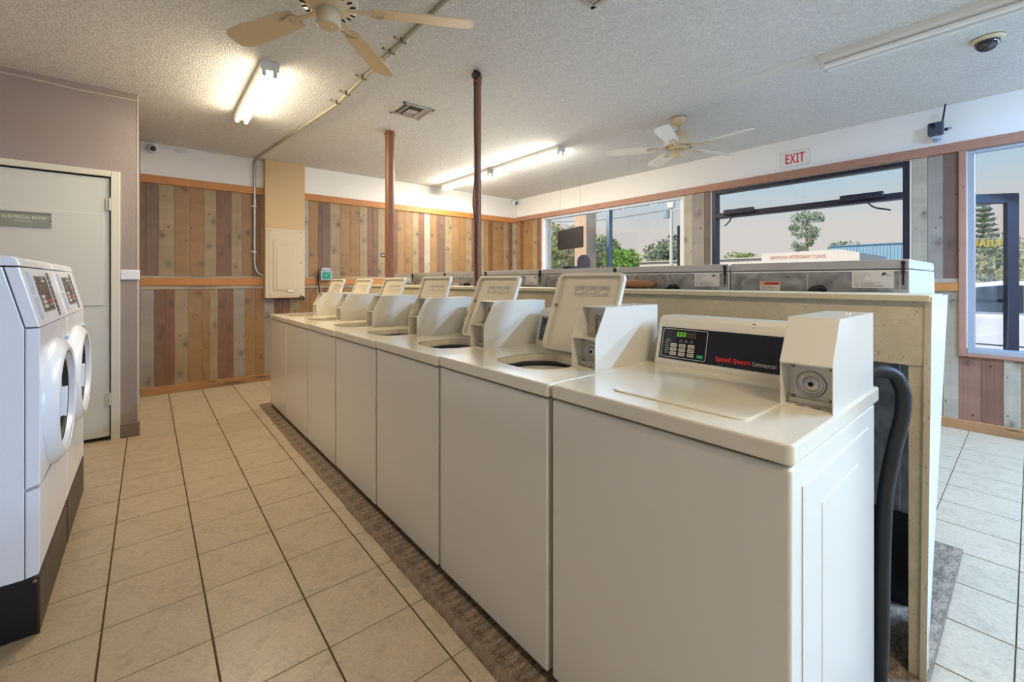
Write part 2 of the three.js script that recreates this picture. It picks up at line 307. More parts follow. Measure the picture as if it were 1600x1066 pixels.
// ---------------------------------------------------------------- double glass door, both leaves swung out
{
  const g = new THREE.Group(); g.name = 'door_1'; scene.add(g); tag(g, 'double glass door under the exit sign, both leaves swung open', 'door', null, 'structure');
  const x0 = 5.36, x1 = 5.47, f = .05, [z0, z1, , y1] = DR;
  part('frame_jamb', rbox(x0, x1, 0, y1, z0, z0 + f, .004), M.bronze, g); part('frame_jamb', rbox(x0, x1, 0, y1, z1 - f, z1, .004), M.bronze, g);
  part('frame_head', rbox(x0, x1, y1 - .04, y1, z0 + f, z1 - f, .004), M.bronze, g);
  part('transom_bar', rbox(x0, x1, 2.035, 2.095, z0 + f, z1 - f, .004), M.bronze, g);
  part('transom_pane', box(5.41, 5.414, 2.095, y1 - .04, z0 + f, z1 - f), M.glass, g);
  part('threshold', rbox(x0, x1, 0, .015, z0 + f, z1 - f, .004), M.aluminium, g);
  for (const [za, s] of [[z0 + .16, 1], [z1 - .52, -1]]) {
    const c = part('door_closer', rbox(x0 - .05, x0, 2.06, 2.12, za, za + .34, .01), M.bronze, g), e = s > 0 ? za + .1 : za + .2;
    part('closer_arm', tube([[x0 - .02, 2.05, e], [x0 + .02, 1.98, e - s * .06], [x0 + .14, 1.955, e - s * .16]], .008, 10, 6), M.bronze, c);
  }
  const leaf = (hx, hz, ang, label, letters) => {
    const L = new THREE.Group(); L.name = 'door_leaf'; L.position.set(hx, 0, hz); L.rotation.y = ang; g.add(L); L.userData.label = label;
    const w = .83, t = .045, s = .09; // local x runs from hinge to free edge
    part('stile', rbox(0, s, .01, 2.06, -t / 2, t / 2, .004), M.bronze, L); part('stile', rbox(w - s, w, .01, 2.06, -t / 2, t / 2, .004), M.bronze, L);
    part('rail', rbox(s, w - s, 1.97, 2.06, -t / 2, t / 2, .004), M.bronze, L); part('rail', rbox(s, w - s, .01, .2, -t / 2, t / 2, .004), M.bronze, L);
    part('leaf_pane', box(s, w - s, .2, 1.97, -.003, .003), M.glass, L);
    part('push_bar', rbox(s - .03, w - .02, 1.07, 1.10, letters ? -.075 : .05, letters ? -.05 : .075, .006), M.black, L);
    part('pull', rbox(w - .02, w + .03, .96, 1.2, letters ? -.07 : .03, letters ? -.03 : .07, .008), M.black, L);
    if (letters) {
      const t2 = canvasTex(512, 176, (c) => { c.clearRect(0, 0, 512, 176); c.fillStyle = c.strokeStyle = '#c8900a'; c.lineWidth = 8; c.font = 'bold 168px sans-serif'; c.textAlign = 'center'; c.textBaseline = 'middle'; c.fillText('DAILY', 256, 92, 488); c.strokeText('DAILY', 256, 92, 488); });
      const sign = part('lettering', new THREE.PlaneGeometry(.262, .09), new THREE.MeshStandardMaterial({ map: t2, transparent: true, alphaTest: .5, roughness: .5, side: THREE.DoubleSide }), L, [.597, 1.615, .006], [0, 0, 0]);
      sign.userData.label = 'gold lettering reading DAILY';
    }
    return L;
  };
  leaf(5.49, -.73, -Math.atan2(.635, .52), 'right door leaf swung out in front of the near window', true);
  leaf(5.49, -2.53, 63.2 * Math.PI / 180, 'left door leaf swung out past the wall pier', false);
}
{ // electrical room door
  const g = new THREE.Group(); g.name = 'door_2'; scene.add(g); tag(g, 'scuffed pale flush door with a patch panel and an electrical room plate', 'door', null, 'structure');
  part('leaf', rbox(DX0 + .02, DX1 - .007, .03, DTOP - .012, ZG - .05, ZG - .008, .003), M.doorpaint, g);
  part('patch_panel', rbox(-.98, -.268, 1.075, 1.80, ZG - .012, ZG - .001, .003), M.doorpaint, g);
  part('frame_jamb', rbox(DX1, -.172, 0, 2.145, ZG - .02, ZG + .014, .004), M.jamb, g); part('frame_head', rbox(XL, DX1, DTOP, 2.145, ZG - .02, ZG + .014, .004), M.jamb, g);
  for (const y of [1.88, .33]) part('hinge', merge([cyl(.008, .008, .1, 10).translate(DX1 - .006, y, ZG + .006), box(DX1 - .03, DX1 + .01, y - .045, y + .045, ZG - .006, ZG + .002)]), M.jamb, g);
  const t = canvasTex(512, 160, (c) => { c.fillStyle = '#8f9384'; c.fillRect(0, 0, 512, 160); c.fillStyle = '#74776a'; c.fillRect(0, 0, 512, 18); c.fillRect(0, 0, 22, 160); c.fillStyle = '#c9ccbb'; c.textAlign = 'center'; c.font = 'bold 46px sans-serif'; c.fillText('ELECTRICAL ROOM', 256, 72, 430); c.font = '30px sans-serif'; c.fillText('(No Storage)', 240, 108); });
  const s = part('door_plate', rbox(-.83, -.552, 1.662, 1.775, ZG, ZG + .006, .002), [M.steel][0], g); s.userData.label = 'small grey green plate reading electrical room';
  part('plate_face', new THREE.PlaneGeometry(.272, .106), std('#ffffff', .5, .1, { map: t }), s, [-.691, 1.7185, ZG + .0064]);
  for (const x of [-.822, -.56]) part('screw', cyl(.004, .004, .004, 8).rotateX(Math.PI / 2), M.dark, s, [x, 1.715, ZG + .008]);
}

// ---------------------------------------------------------------- concrete pad and top loading washers
const PX0 = .86, PX1 = 2.91, PZ0 = -.207, PZ1 = -5.09, padTop = (z) => .029 + (z - PZ0) * (.029 - .002) / (PZ0 - PZ1);
{
  const g = new THREE.BufferGeometry(), n = 40, pos = [], uv = [], idx = [];
  const ring = (z, k) => { const t = padTop(z), w = .002 * Math.sin(k * 2.7) + .002 * Math.sin(k * 5.1); const P = [[PX0 - .012 + w, -.006], [PX0 - .008 + w, t - .008], [PX0 + .012 + w, t], [PX1 - .03, t], [PX1 - .005, t - .008], [PX1, -.006]]; P.forEach(([x, y], i) => { pos.push(x, y, z); uv.push(i < 2 ? i * .02 : x, z); }); };
  for (let k = 0; k <= n; k++) ring(PZ0 + (PZ1 - PZ0) * k / n, k);
  for (let k = 0; k < n; k++) for (let i = 0; i < 5; i++) { const a = k * 6 + i, b = a + 1, c = a + 6, d = a + 7; idx.push(a, b, c, b, d, c); }
  for (const k of [0, n]) { const o = k * 6; for (let i = 1; i < 5; i++) k ? idx.push(o, o + i, o + i + 1) : idx.push(o, o + i + 1, o + i); }
  g.setAttribute('position', new THREE.Float32BufferAttribute(pos, 3)); g.setAttribute('uv', new THREE.Float32BufferAttribute(uv, 2)); g.setIndex(idx); g.computeVertexNormals();
  tag(part('concrete_pad', g, M.pad, scene), 'low grimy concrete pad under the two rows of machines', 'pad');
}
const consoleTex = canvasTex(1024, 256, (c) => {
  c.fillStyle = '#1d1e29'; c.fillRect(0, 0, 1024, 256); c.fillStyle = '#101117'; c.fillRect(0, 0, 400, 256);
  c.strokeStyle = '#c9c9c4'; c.lineWidth = 5; c.beginPath(); c.roundRect(16, 12, 372, 228, 12); c.stroke();
  c.fillStyle = '#4b3d38'; c.fillRect(128, 30, 170, 44);
  c.fillStyle = '#8c8c90'; for (const [x, y, w] of [[50, 92, 30], [42, 108, 46], [170, 92, 12], [160, 104, 34], [214, 92, 12], [204, 104, 34], [258, 92, 12], [248, 104, 34]]) c.fillRect(x, y, w, 7);
  c.fillStyle = '#ded6c0'; for (let i = 0; i < 3; i++) for (let j = 0; j < 3; j++) { c.beginPath(); c.roundRect(92 + i * 74, 128 + j * 34, 54, 26, 4); c.fill(); }
  c.fillStyle = '#6a6455'; for (let i = 0; i < 3; i++) for (let j = 0; j < 3; j++) c.fillRect(98 + i * 74, 137 + j * 34, 42, 8);
  c.fillStyle = '#b9b3a4'; for (let j = 0; j < 5; j++) c.fillRect(44, 128 + j * 19, 34, 5);
  c.fillStyle = '#17986a'; c.fillRect(318, 198, 54, 26); c.fillStyle = '#7fd0b0'; c.fillRect(328, 207, 34, 7);
  c.fillStyle = '#f0312c'; c.font = 'bold 46px sans-serif'; c.textBaseline = 'alphabetic'; c.fillText('Speed Queen', 466, 222, 250); c.fillStyle = '#d6d5d2'; c.font = '38px sans-serif'; c.fillText('Commercial', 724, 222, 158);
});
const digitTex = canvasTex(256, 64, (c) => {
  c.fillStyle = '#1a2a08'; c.fillRect(0, 0, 256, 64); c.strokeStyle = '#8dff2a'; c.lineWidth = 7; c.lineCap = 'round';
  const seg = { a: [8, 8, 34, 8], b: [38, 10, 36, 30], c: [35, 34, 33, 54], d: [4, 56, 30, 56], e: [3, 34, 1, 54], f: [7, 10, 5, 30], g: [7, 32, 33, 32] };
  const dig = (x, s) => { for (const k of s) { const [a, b, d, e] = seg[k]; c.beginPath(); c.moveTo(x + a, b); c.lineTo(x + d, e); c.stroke(); } };
  dig(26, 'abgcd'); dig(106, 'abcdef'); dig(184, 'abcdef'); c.fillStyle = '#8dff2a'; c.beginPath(); c.arc(80, 56, 6, 0, 7); c.fill();
});
const lidLabelTex = canvasTex(256, 96, (c) => {
  c.fillStyle = '#cfc7b2'; c.fillRect(0, 0, 256, 96); const keep = seed; seed = 77;
  for (let k = 0; k < 3; k++) { c.fillStyle = '#bdb5a3'; c.fillRect(6 + k * 84, 8, 76, 78); c.fillStyle = '#d6cfbc'; c.beginPath(); c.ellipse(44 + k * 84, 36, 26, 14, -.3, 0, 7); c.fill(); c.fillStyle = '#a19a8b'; for (let i = 0; i < 5; i++) c.fillRect(10 + k * 84, 56 + i * 6, rr(40, 68), 3); c.fillRect(14 + k * 84, 14, rr(20, 50), 5); }
  seed = keep;
});
const mConsole = std('#ffffff', .22, 0, { map: consoleTex }), mDigits = new THREE.MeshStandardMaterial({ color: 0x111111, roughness: .3, emissive: 0xffffff, emissiveMap: digitTex, emissiveIntensity: .9 });
const mLidLabel = std('#ffffff', .6, 0, { map: lidLabelTex });
const W = .655, HT = .91; // washer width (local z from 0 to -W), height of the deck; local x runs from the front to the back
const G = {};
{
  const hole = []; for (let k = 0; k < 40; k++) { const t = k / 40 * 2 * Math.PI, c = Math.cos(t), s = Math.sin(t), e = .62; hole.push([.262 + .158 * Math.sign(c) * Math.abs(c) ** e, -.302 + .166 * Math.sign(s) * Math.abs(s) ** e]); }
  const plan = roundedRect(0, .735, -W, 0, .014, 4);
  G.deckOpen = slab(plan, .868, HT, .005, [hole]); G.deckShut = slab(plan, .868, HT, .005);
  G.body = rbox(.022, .70, .012, .862, -W + .004, -.006, .006, 2);
  G.front = rbox(.004, .03, .012, .862, -W + .004, -.004, .008, 2);
  G.foot = cyl(.018, .022, .03, 10);
  G.sideEmboss = merge([rbox(.07, .62, .05, .81, -.0065, -.0035, .003), rbox(.19, .50, .09, .74, -.005, -.002, .003)]);
  // lid with a folded rim; local x from the hinge (0) to the free edge (-.365), underside at y = 0
  const lp = roundedRect(-.365, 0, -.1875, .1875, .03, 5), li = roundedRect(-.352, -.012, -.175, .175, .022, 5);
  G.lidPlate = slab(lp, .010, .016, .002); G.lidRim = slab(lp, -.004, .011, .002, [li]);
  G.ring = lathe([[.150, 0], [.172, .006], [.176, -.006], [.168, -.03], [.150, -.034], [.146, -.012], [.150, 0]], 40);
  G.basket = lathe([[.01, -.42], [.20, -.42], [.21, -.1], [.17, -.03], [.155, -.02]], 32);
  G.console = sweepZ([[.545, HT], [.545, .925], [.578, 1.06], [.584, 1.078], [.6, 1.092], [.69, 1.092], [.70, 1.08], [.70, HT]], -W + .018, -.118, .004);
  const ex = .578 - .545, ey = 1.06 - .925, len = Math.hypot(ex, ey); G.slope = Math.atan2(ex, ey);
  G.panelAt = (s, off) => [.545 + ex * s - off * ey / len, .925 + ey * s + off * ex / len];
  // coin box, plates in local metres from its front bottom near corner: x back, y up, z away
  const prof = [[0, 0], [0, .112], [.062, .222], [.40, .222], [.40, 0]];
  G.cbSide = sweepZ(prof, -.0025, 0, .0004); G.cbTop = rbox(.058, .40, .2195, .2225, -.112, 0, .001); G.cbBottom = rbox(.001, .40, 0, .003, -.112, 0, .001); G.cbBack = rbox(.397, .40, 0, .222, -.112, 0, .001);
  G.cbShelf = rbox(.001, .09, .108, .112, -.11, -.002, .001); G.cbInner = rbox(.052, .056, .003, .108, -.11, -.002, .001); G.cbInnerUp = rbox(.088, .092, .112, .22, -.11, -.002, .001);
  const a = Math.atan2(.062, .11); G.cbCover = new RoundedBoxGeometry(.004, .128, .112, 1, .0015).rotateZ(-a).translate(.029, .167, -.056);
  G.cbLip = rbox(.044, .052, .003, .017, -.108, -.004, .002);
  G.lockRing = lathe([[.006, .006], [.016, .006], [.018, .002], [.024, 0], [.026, .005], [.030, .006], [.033, .002], [.033, 0]], 28).rotateZ(Math.PI / 2);
  G.boltHead = new THREE.SphereGeometry(.0055, 10, 6, 0, 7, 0, Math.PI / 2).rotateZ(Math.PI / 2);
}
const washerLabels = [
  'white top loading washer with closed lid and lit price display at the row end',
  'second top loading washer from the hose end, lid up, lock ring showing',
  'third top loading washer from the hose end, its lid raised',
  'fourth top loading washer in the row, middle one, lid raised',
  'fifth top loading washer from the hose end, lid raised',
  'sixth top loading washer from the hose end, lid raised',
  'top loading washer at the far row end by the breaker panel'];
for (let k = 0; k < 7; k++) {
  const z = -.293 - .667 * k, y = padTop(z - .3) + .018, shut = k === 0;
  const g = thing('top_load_washer', washerLabels[k], 'washer', [.945, y, z], 0, 'top loading washers in a row');
  const body = part('body', G.body, M.almond, g); part('side_emboss', G.sideEmboss, M.almond, body);
  part('front_panel', G.front, M.almond, g);
  for (const [fx, fz] of [[.06, -.05], [.06, -W + .05], [.66, -.05], [.66, -W + .05]]) part('foot', G.foot, M.rubber, g, [fx, -.003, fz]);
  part('deck', shut ? G.deckShut : G.deckOpen, M.almondTop, g);
  if (!shut) { part('tub_ring', G.ring, M.rubber, g, [.262, .872, -.302]); part('tub', G.basket, M.steel, g, [.262, .872, -.302]); }
  const lid = new THREE.Group(); lid.name = 'lid'; g.add(lid); lid.position.set(.445, HT + (shut ? -.0115 : .012), -.305);
  lid.rotation.z = shut ? 0 : -(90 + 19 + (k % 3) * 1.2) * Math.PI / 180;
  part('lid_plate', G.lidPlate, M.almondTop, lid); part('lid_rim', G.lidRim, M.almond, lid);
  if (!shut) {
    part('lid_label', new THREE.PlaneGeometry(.2, .05), mLidLabel, lid, [-.285, .0085, .02], [Math.PI / 2, 0, -Math.PI / 2]);
    for (const s of [-.165, .165]) part('lid_bumper', new THREE.SphereGeometry(.007, 10, 8), M.bolt, lid, [-.21, .006, s]);
  }
  const con = part('console', G.console, M.almond, g), [px, py] = G.panelAt(.5, .002), pr = [0, -Math.PI / 2, 0];
  const face = new THREE.Group(); face.name = 'control_panel'; con.add(face); face.position.set(px, py, -.385); face.rotation.z = -G.slope;
  part('panel_face', new THREE.PlaneGeometry(.468, .118).rotateY(-Math.PI / 2), mConsole, face);
  part('price_display', new THREE.PlaneGeometry(.042, .0175).rotateY(-Math.PI / 2), mDigits, face, [-.0006, .0355, -.154]);
  part('lock_hole', cyl(.008, .008, .003, 14).rotateZ(Math.PI / 2), M.dark, con, [.586, 1.076, -.295], [0, 0, -.5]);
  // coin box
  const cb = new THREE.Group(); cb.name = 'coin_box'; g.add(cb); cb.position.set(.286 - (k ? .015 : 0), HT, k ? -.034 : -.006);
  part('side_plate', G.cbSide, M.almond, cb); part('side_plate', G.cbSide, M.almond, cb, [0, 0, -.1095]);
  part('top_plate', G.cbTop, M.almond, cb); part('bottom_plate', G.cbBottom, M.almond, cb); part('back_plate', G.cbBack, M.almond, cb);
  part('shelf', G.cbShelf, M.almond, cb); part('lock_plate', G.cbInner, M.plate, cb); part('retaining_lip', G.cbLip, M.almond, cb);
  if (shut) part('cover_plate', G.cbCover, M.almond, cb);
  else { part('inner_plate', G.cbInnerUp, M.plate, cb); part('latch', merge([cyl(.004, .004, .06, 8).translate(.075, .15, -.055), new THREE.TorusGeometry(.008, .0025, 6, 12).rotateY(Math.PI / 2).translate(.075, .182, -.055)]), M.bolt, cb); }
  const lock = part('lock_ring', G.lockRing, M.steel, cb, [.052, .056, -.058]); part('rust_ring', new THREE.TorusGeometry(.0285, .0022, 6, 28).rotateY(Math.PI / 2), M.rust, lock, [-.003, 0, 0]); part('keyhole', cyl(.006, .006, .003, 12).rotateZ(Math.PI / 2), M.dark, lock, [-.006, 0, 0]);
  for (const [by, bz] of [[.018, -.016], [.098, -.016], [.018, -.098], [.098, -.098]]) part('bolt', G.boltHead, M.bolt, cb, [.052, by, bz]);
  for (const bz of [-.04, -.075]) part('slot_hole', rbox(.018, .026, .0028, .0036, bz - .009, bz + .009, .0003), M.rust, cb);
  for (const bx of [.275, .29]) part('rivet', new THREE.SphereGeometry(.004, 8, 6), M.almond, cb, [bx, .223, -.03 - (bx > .28 ? .01 : 0)]);
}

// ---------------------------------------------------------------- front loading machines
const labelTex = canvasTex(256, 112, (c) => {
  c.fillStyle = '#d9d9da'; c.fillRect(0, 0, 256, 112); c.fillStyle = '#9a9a9c'; const keep = seed; seed = 91;
  for (let i = 0; i < 6; i++) c.fillRect(8, 10 + i * 11, rr(70, 150), 3); c.fillStyle = '#6f6f72'; for (let i = 0; i < 4; i++) c.fillRect(54, 76 + i * 8, rr(90, 150), 3);
  c.strokeStyle = '#6f6f72'; c.lineWidth = 3; c.beginPath(); c.arc(30, 88, 12, 0, 7); c.stroke(); c.fillRect(22, 86, 16, 3);
  c.fillStyle = '#101216'; c.beginPath(); c.moveTo(184, 28); c.quadraticCurveTo(190, 6, 202, 8); c.quadraticCurveTo(214, 10, 216, 26); c.quadraticCurveTo(206, 16, 200, 22); c.quadraticCurveTo(196, 26, 196, 30); c.fill(); c.fillStyle = '#707276'; c.fillRect(206, 26, 36, 4); seed = keep;
});
const warnTex = canvasTex(128, 72, (c) => { c.fillStyle = '#d8d2c8'; c.fillRect(0, 0, 128, 72); c.fillStyle = '#b8443e'; c.fillRect(28, 4, 96, 22); c.fillStyle = '#d3a24a'; c.fillRect(4, 4, 20, 22); c.fillStyle = '#8d8a86'; for (let i = 0; i < 4; i++) c.fillRect(8, 34 + i * 9, 70 + (i * 29) % 40, 3); });
const flPanelTex = canvasTex(256, 224, (c) => {
  c.fillStyle = '#3a3234'; c.fillRect(0, 0, 256, 224); c.strokeStyle = '#cfc9c4'; c.lineWidth = 2; c.strokeRect(6, 6, 244, 212); c.fillStyle = '#5a4a3c'; c.fillRect(24, 34, 96, 60); c.fillStyle = '#e8e4dc'; c.fillRect(120, 26, 70, 10); c.fillRect(132, 14, 40, 5);
  c.fillStyle = '#d9dadd'; for (let i = 0; i < 3; i++) for (let j = 0; j < 3; j++) c.fillRect(22 + i * 26, 120 + j * 30, 20, 22); c.fillStyle = '#24a06a'; c.fillRect(104, 180, 34, 22); c.fillStyle = '#777'; c.fillRect(130, 50, 3, 120); c.fillStyle = '#d2502e'; c.fillRect(160, 150, 70, 22); c.fillStyle = '#cfc9c4'; c.fillRect(178, 182, 52, 8);
});
const stripTex = canvasTex(64, 256, (c) => { c.fillStyle = '#24262c'; c.fillRect(0, 0, 64, 256); const keep = seed; seed = 55; c.fillStyle = '#c9ccd2'; for (let i = 0; i < 9; i++) { c.fillRect(rr(8, 20), 10 + i * 28, rr(14, 36), 9); c.fillRect(rr(8, 30), 22 + i * 28, rr(8, 26), 5); } c.fillStyle = '#c0492e'; c.fillRect(18, 178, 26, 10); seed = keep; });
const mLabel = std('#ffffff', .5, 0, { map: labelTex }), mWarn = std('#ffffff', .5, 0, { map: warnTex }), mFl = std('#ffffff', .3, 0, { map: flPanelTex }), mStrip = std('#ffffff', .4, 0, { map: stripTex });
function frontLoader(pos, w, label, group, backs) {
  const g = thing('front_load_washer', label, 'washer', pos, 0, group), h = w / 2, D = .34;
  part('body', sweepZ([[-D, 0], [.302, 0], [.302, .893], [.25, 1.113], [-D, 1.113]], -h, h, .003), M.machine, g);
  part('front_panel', sweepZ([[.304, .318], [D, .33], [D, .893], [.304, .893]], -h, h, .004), M.machine, g);
  part('lower_panel', sweepZ([[.304, 0], [D - .004, .006], [D, .02], [D, .318], [.304, .308]], -h, h, .004), M.machine, g);
  const con = part('console', sweepZ([[.304, .898], [D, .898], [.29, 1.113], [.254, 1.113]], -h, h, .004), M.machine, g);
  part('top', sweepZ([[-D, 1.118], [.292, 1.118], [.286, 1.14], [.272, 1.151], [.25, 1.153], [-D, 1.153]], -h, h, .004), M.machine, g);
  const sl = Math.atan2(D - .29, 1.113 - .898), on = (t, off) => [D - .05 * t + off * Math.cos(sl), .898 + .215 * t + off * Math.sin(sl)];
  const plate = (name, t, zc, ww, hh, mat, off = .0012) => { const [x, y] = on(t, off); return part(name, new RoundedBoxGeometry(ww, hh, .003, 1, .001).rotateY(Math.PI / 2).rotateZ(sl), mat, con, [x, y, zc]); };
  plate('coin_slot', .74, h - .095, .055, .085, M.machineGrey); plate('coin_slot', .30, h - .095, .055, .085, M.machineGrey);
  plate('control_panel', .53, h - .31, .24, .145, mFl); plate('sticker_strip', .5, h - .50, .045, .19, mStrip);
  part('door_lock', new THREE.SphereGeometry(.012, 10, 8), M.machineGrey, g, [D + .002, .80, -h + .07]);
  // round door: broad cone, rim, deep bore with dark glass
  const door = new THREE.Group(); door.name = 'round_door'; g.add(door); door.position.set(D, .565, 0);
  part('door_cone', lathe([[.30, -.004], [.298, .008], [.275, .03], [.252, .04], [.243, .04], [.236, .036]], 48).rotateZ(-Math.PI / 2).scale(1, .86, 1), M.machine, door);
  part('door_bore', lathe([[.236, .036], [.222, .022], [.212, .014]], 48).rotateZ(-Math.PI / 2).scale(1, .88, 1), M.bore, door);
  part('door_gasket', new THREE.TorusGeometry(.204, .012, 10, 44).rotateY(Math.PI / 2).scale(1, .88, 1), M.rubber, door, [.008, 0, 0]);
  part('door_glass', lathe([[.20, -.004], [.18, -.012], [.12, -.002], [0, .004]], 32).rotateZ(-Math.PI / 2).scale(1, .88, 1), M.smoked, door);
  part('latch_plate', rbox(-.002, .018, -.11, .02, -.20, -.15, .004), M.machine, door);
  part('side_cover', rbox(.18, .26, .012, .04, h - .001, h + .002, .001), M.machine, g);
  if (backs) {
    const x = -D, bp = part('back_panel', rbox(x - .004, x, .19, 1.108, -h + .003, h - .003, .001), M.galv, g);
    part('back_skirt', rbox(x - .002, x, .0, .19, -h + .003, h - .003, .001), M.black, g);
    part('top_back', rbox(x - .004, x, 1.119, 1.152, -h + .002, h - .002, .001), M.galvLight, g);
    part('access_plate', sweepZ(roundedRect(-.13, .13, -.25, .02, .04), 0, .004, .0015).rotateY(-Math.PI / 2).translate(x - .0038, 1.062, -.15), M.galv, bp);
    part('seam', rbox(x - .0065, x - .003, .2, 1.10, -.005, .001, .001), M.galvLight, bp); part('seam', rbox(x - .0065, x - .003, .2, 1.108, h - .03, h - .026, .001), M.galvLight, bp);
    const wp = part('warning_label', rbox(x - .0085, x - .0078, 1.022, 1.068, -.192, -.108, .0002), M.galvLight, bp); part('label_face', new THREE.PlaneGeometry(.084, .046).rotateY(-Math.PI / 2), mWarn, wp, [x - .0088, 1.045, -.15]);
    const dl = part('data_label', rbox(x - .005, x - .004, 1.042, 1.108, h - .175, h - .045, .0002), M.galvLight, bp); part('label_face', new THREE.PlaneGeometry(.13, .066).rotateY(-Math.PI / 2), mLabel, dl, [x - .0054, 1.075, h - .11]);
    part('tape', rbox(x - .0052, x - .004, 1.02, 1.038, h - .046, h - .005, .0002), M.galvLight, bp);
    part('latch', merge([rbox(x - .016, x, 1.10, 1.14, h - .022, h - .012, .003), cyl(.007, .007, .012, 10).rotateZ(Math.PI / 2).translate(x - .01, 1.14, h - .017), rbox(x - .010, x, 1.055, 1.1, h - .02, h - .015, .002)]), M.black, g);
    part('inlet_hose', tube([[x, 1.03, .06], [x - .022, 1.045, .045], [x - .033, 1.03, .02], [x - .032, .98, 0], [x - .032, .7, 0]], .012, 16, 8), M.rubber, g);
    for (const [by, bz] of [[1.09, -.2], [1.09, -.08]]) part('screw', cyl(.004, .004, .004, 8).rotateZ(Math.PI / 2), M.bolt, bp, [x - .006, by, bz]);
  }
  return g;
}
function plinth(x0, x1, z0, z1, y0, y1, label, group) {
  const g = thing('machine_plinth', label, 'plinth', [(x0 + x1) / 2, y0, (z0 + z1) / 2], 0, group), a = (x1 - x0) / 2, b = (z1 - z0) / 2, h = y1 - y0;
  part('sheet_box', rbox(-a, a, 0, h, -b, b, .003), M.plinth, g); part('edge_angle', merge([rbox(a - .02, a + .001, h - .005, h + .0005, -b, b, .001), rbox(a - .006, a + .001, 0, h, b - .004, b + .001, .001)]), std('#4a3426', .8), g);
  part('bolt', new THREE.SphereGeometry(.007, 8, 6), M.bolt, g, [a - .012, h - .012, b + .002]);
}
plinth(-.98, -.30, -2.99, -2.297, 0, .205, 'black scratched steel plinth under the nearer white front loader by the wall', null);
plinth(-.98, -.30, -3.69, -3.0, 0, .205, 'black steel plinth under the white front loader next to the door', null);
frontLoader([-.64, .206, -2.642], .688, 'white front loading washer with slanted console, showing its plain side', 'white front loaders by the wall', false);
frontLoader([-.64, .206, -3.345], .688, 'white front loading washer standing next to the electrical room door', 'white front loaders by the wall', false);
for (let k = 0; k < 7; k++) {
  const zc = -.295 - .33 - .6655 * k;
  plinth(2.22, 2.86, zc - .325, zc + .325, padTop(zc) - .001, .199, 'dark plinth under the ' + ['hose end', 'second', 'third', 'fourth', 'fifth', 'sixth', 'far end'][k] + ' front loader of the row behind the bulkhead', 'plinths behind the bulkhead');
  frontLoader([2.544, .2, zc], .658, ['front loader at the hose end, white side and metal back above the ledge', 'second front loader from the hose end, galvanised back above the ledge', 'front loader with a brown paper bag before its metal back', 'fourth front loader from the hose end, galvanised back above the ledge', 'front loader whose metal back is behind the thinner pipe column', 'sixth front loader from the hose end, next to the far end one', 'front loader at the far end of the bulkhead, behind the thicker pipe'][k], 'front loaders behind the bulkhead', true);
}

// ---------------------------------------------------------------- bulkhead between the rows
{
  const g = thing('utility_bulkhead', 'cream painted wooden bulkhead with ledge and white end board between the machine rows', 'bulkhead', [0, 0, 0]);
  part('fascia', rbox(1.842, 1.86, 1.004, 1.206, -4.99, -.212, .002), std('#ffffff', .55, 0, { map: again(creamTex, 16, .7) }), g);
  part('ledge_board', rbox(1.826, 2.135, 1.206, 1.226, -4.99, -.20, .003), M.ledge, g);
  part('post', rbox(1.846, 1.93, .03, 1.004, -.252, -.213, .002), std('#ffffff', .55, 0, { map: again(creamTex, .15, 3.4) }), g);
  for (const z of [-1.6, -2.95, -4.3]) part('post', rbox(1.862, 1.95, .02, 1.2, z - .02, z + .02, .002), M.cream, g);
  // end board, warped so that its rear edge swings out at the top
  const c = [[1.838, .03, -.209], [2.18, .03, -.238], [2.18, 1.222, -.192], [1.838, 1.222, -.197]], n = 8, pos = [], uv = [], idx = [];
  const at = (u, v) => [0, 1, 2].map((i) => (c[0][i] * (1 - u) + c[1][i] * u) * (1 - v) + (c[3][i] * (1 - u) + c[2][i] * u) * v);
  for (const dz of [0, -.015]) for (let j = 0; j <= n; j++) for (let i = 0; i <= n; i++) { const p = at(i / n, j / n); pos.push(p[0], p[1], p[2] + dz); uv.push(i / n, j / n); }
  const id = (s, i, j) => s * (n + 1) * (n + 1) + j * (n + 1) + i, quad = (a, b, d, e) => idx.push(a, b, d, a, d, e);
  for (let j = 0; j < n; j++) for (let i = 0; i < n; i++) { quad(id(0, i, j), id(0, i + 1, j), id(0, i + 1, j + 1), id(0, i, j + 1)); quad(id(1, i, j), id(1, i, j + 1), id(1, i + 1, j + 1), id(1, i + 1, j)); }
  const face = new THREE.BufferGeometry(); face.setAttribute('position', new THREE.Float32BufferAttribute(pos, 3)); face.setAttribute('uv', new THREE.Float32BufferAttribute(uv, 2)); face.setIndex(idx); face.computeVertexNormals();
  const eb = part('end_board', face, M.endboard, g); eb.userData.label = 'glossy white warped end board';
  const pos2 = [], idx2 = []; // raw front edge of the board
  for (let j = 0; j <= n; j++) { const p = at(0, j / n); pos2.push(p[0] - .001, p[1], p[2] + .0005, p[0] - .001, p[1], p[2] - .0155); }
  for (let j = 0; j < n; j++) { const a = j * 2; idx2.push(a, a + 2, a + 1, a + 1, a + 2, a + 3); }
  const uv2 = []; for (let j = 0; j <= n; j++) uv2.push(0, j / n, .05, j / n);
  const ed = new THREE.BufferGeometry(); ed.setAttribute('position', new THREE.Float32BufferAttribute(pos2, 3)); ed.setAttribute('uv', new THREE.Float32BufferAttribute(uv2, 2)); ed.setIndex(idx2); ed.computeVertexNormals();
  part('chipped_edge', ed, M.cream, eb);
}
tag(part('drain_hose', tube([[1.66, .95, -.36], [1.70, .995, -.31], [1.738, .985, -.268], [1.752, .93, -.25], [1.748, .86, -.252], [1.728, .76, -.268], [1.71, .62, -.285], [1.70, .4, -.29], [1.70, .2, -.292], [1.71, .05, -.3]], .0195, 60, 14), M.rubber, scene), 'thick black drain hose looping behind the end washer', 'hose');
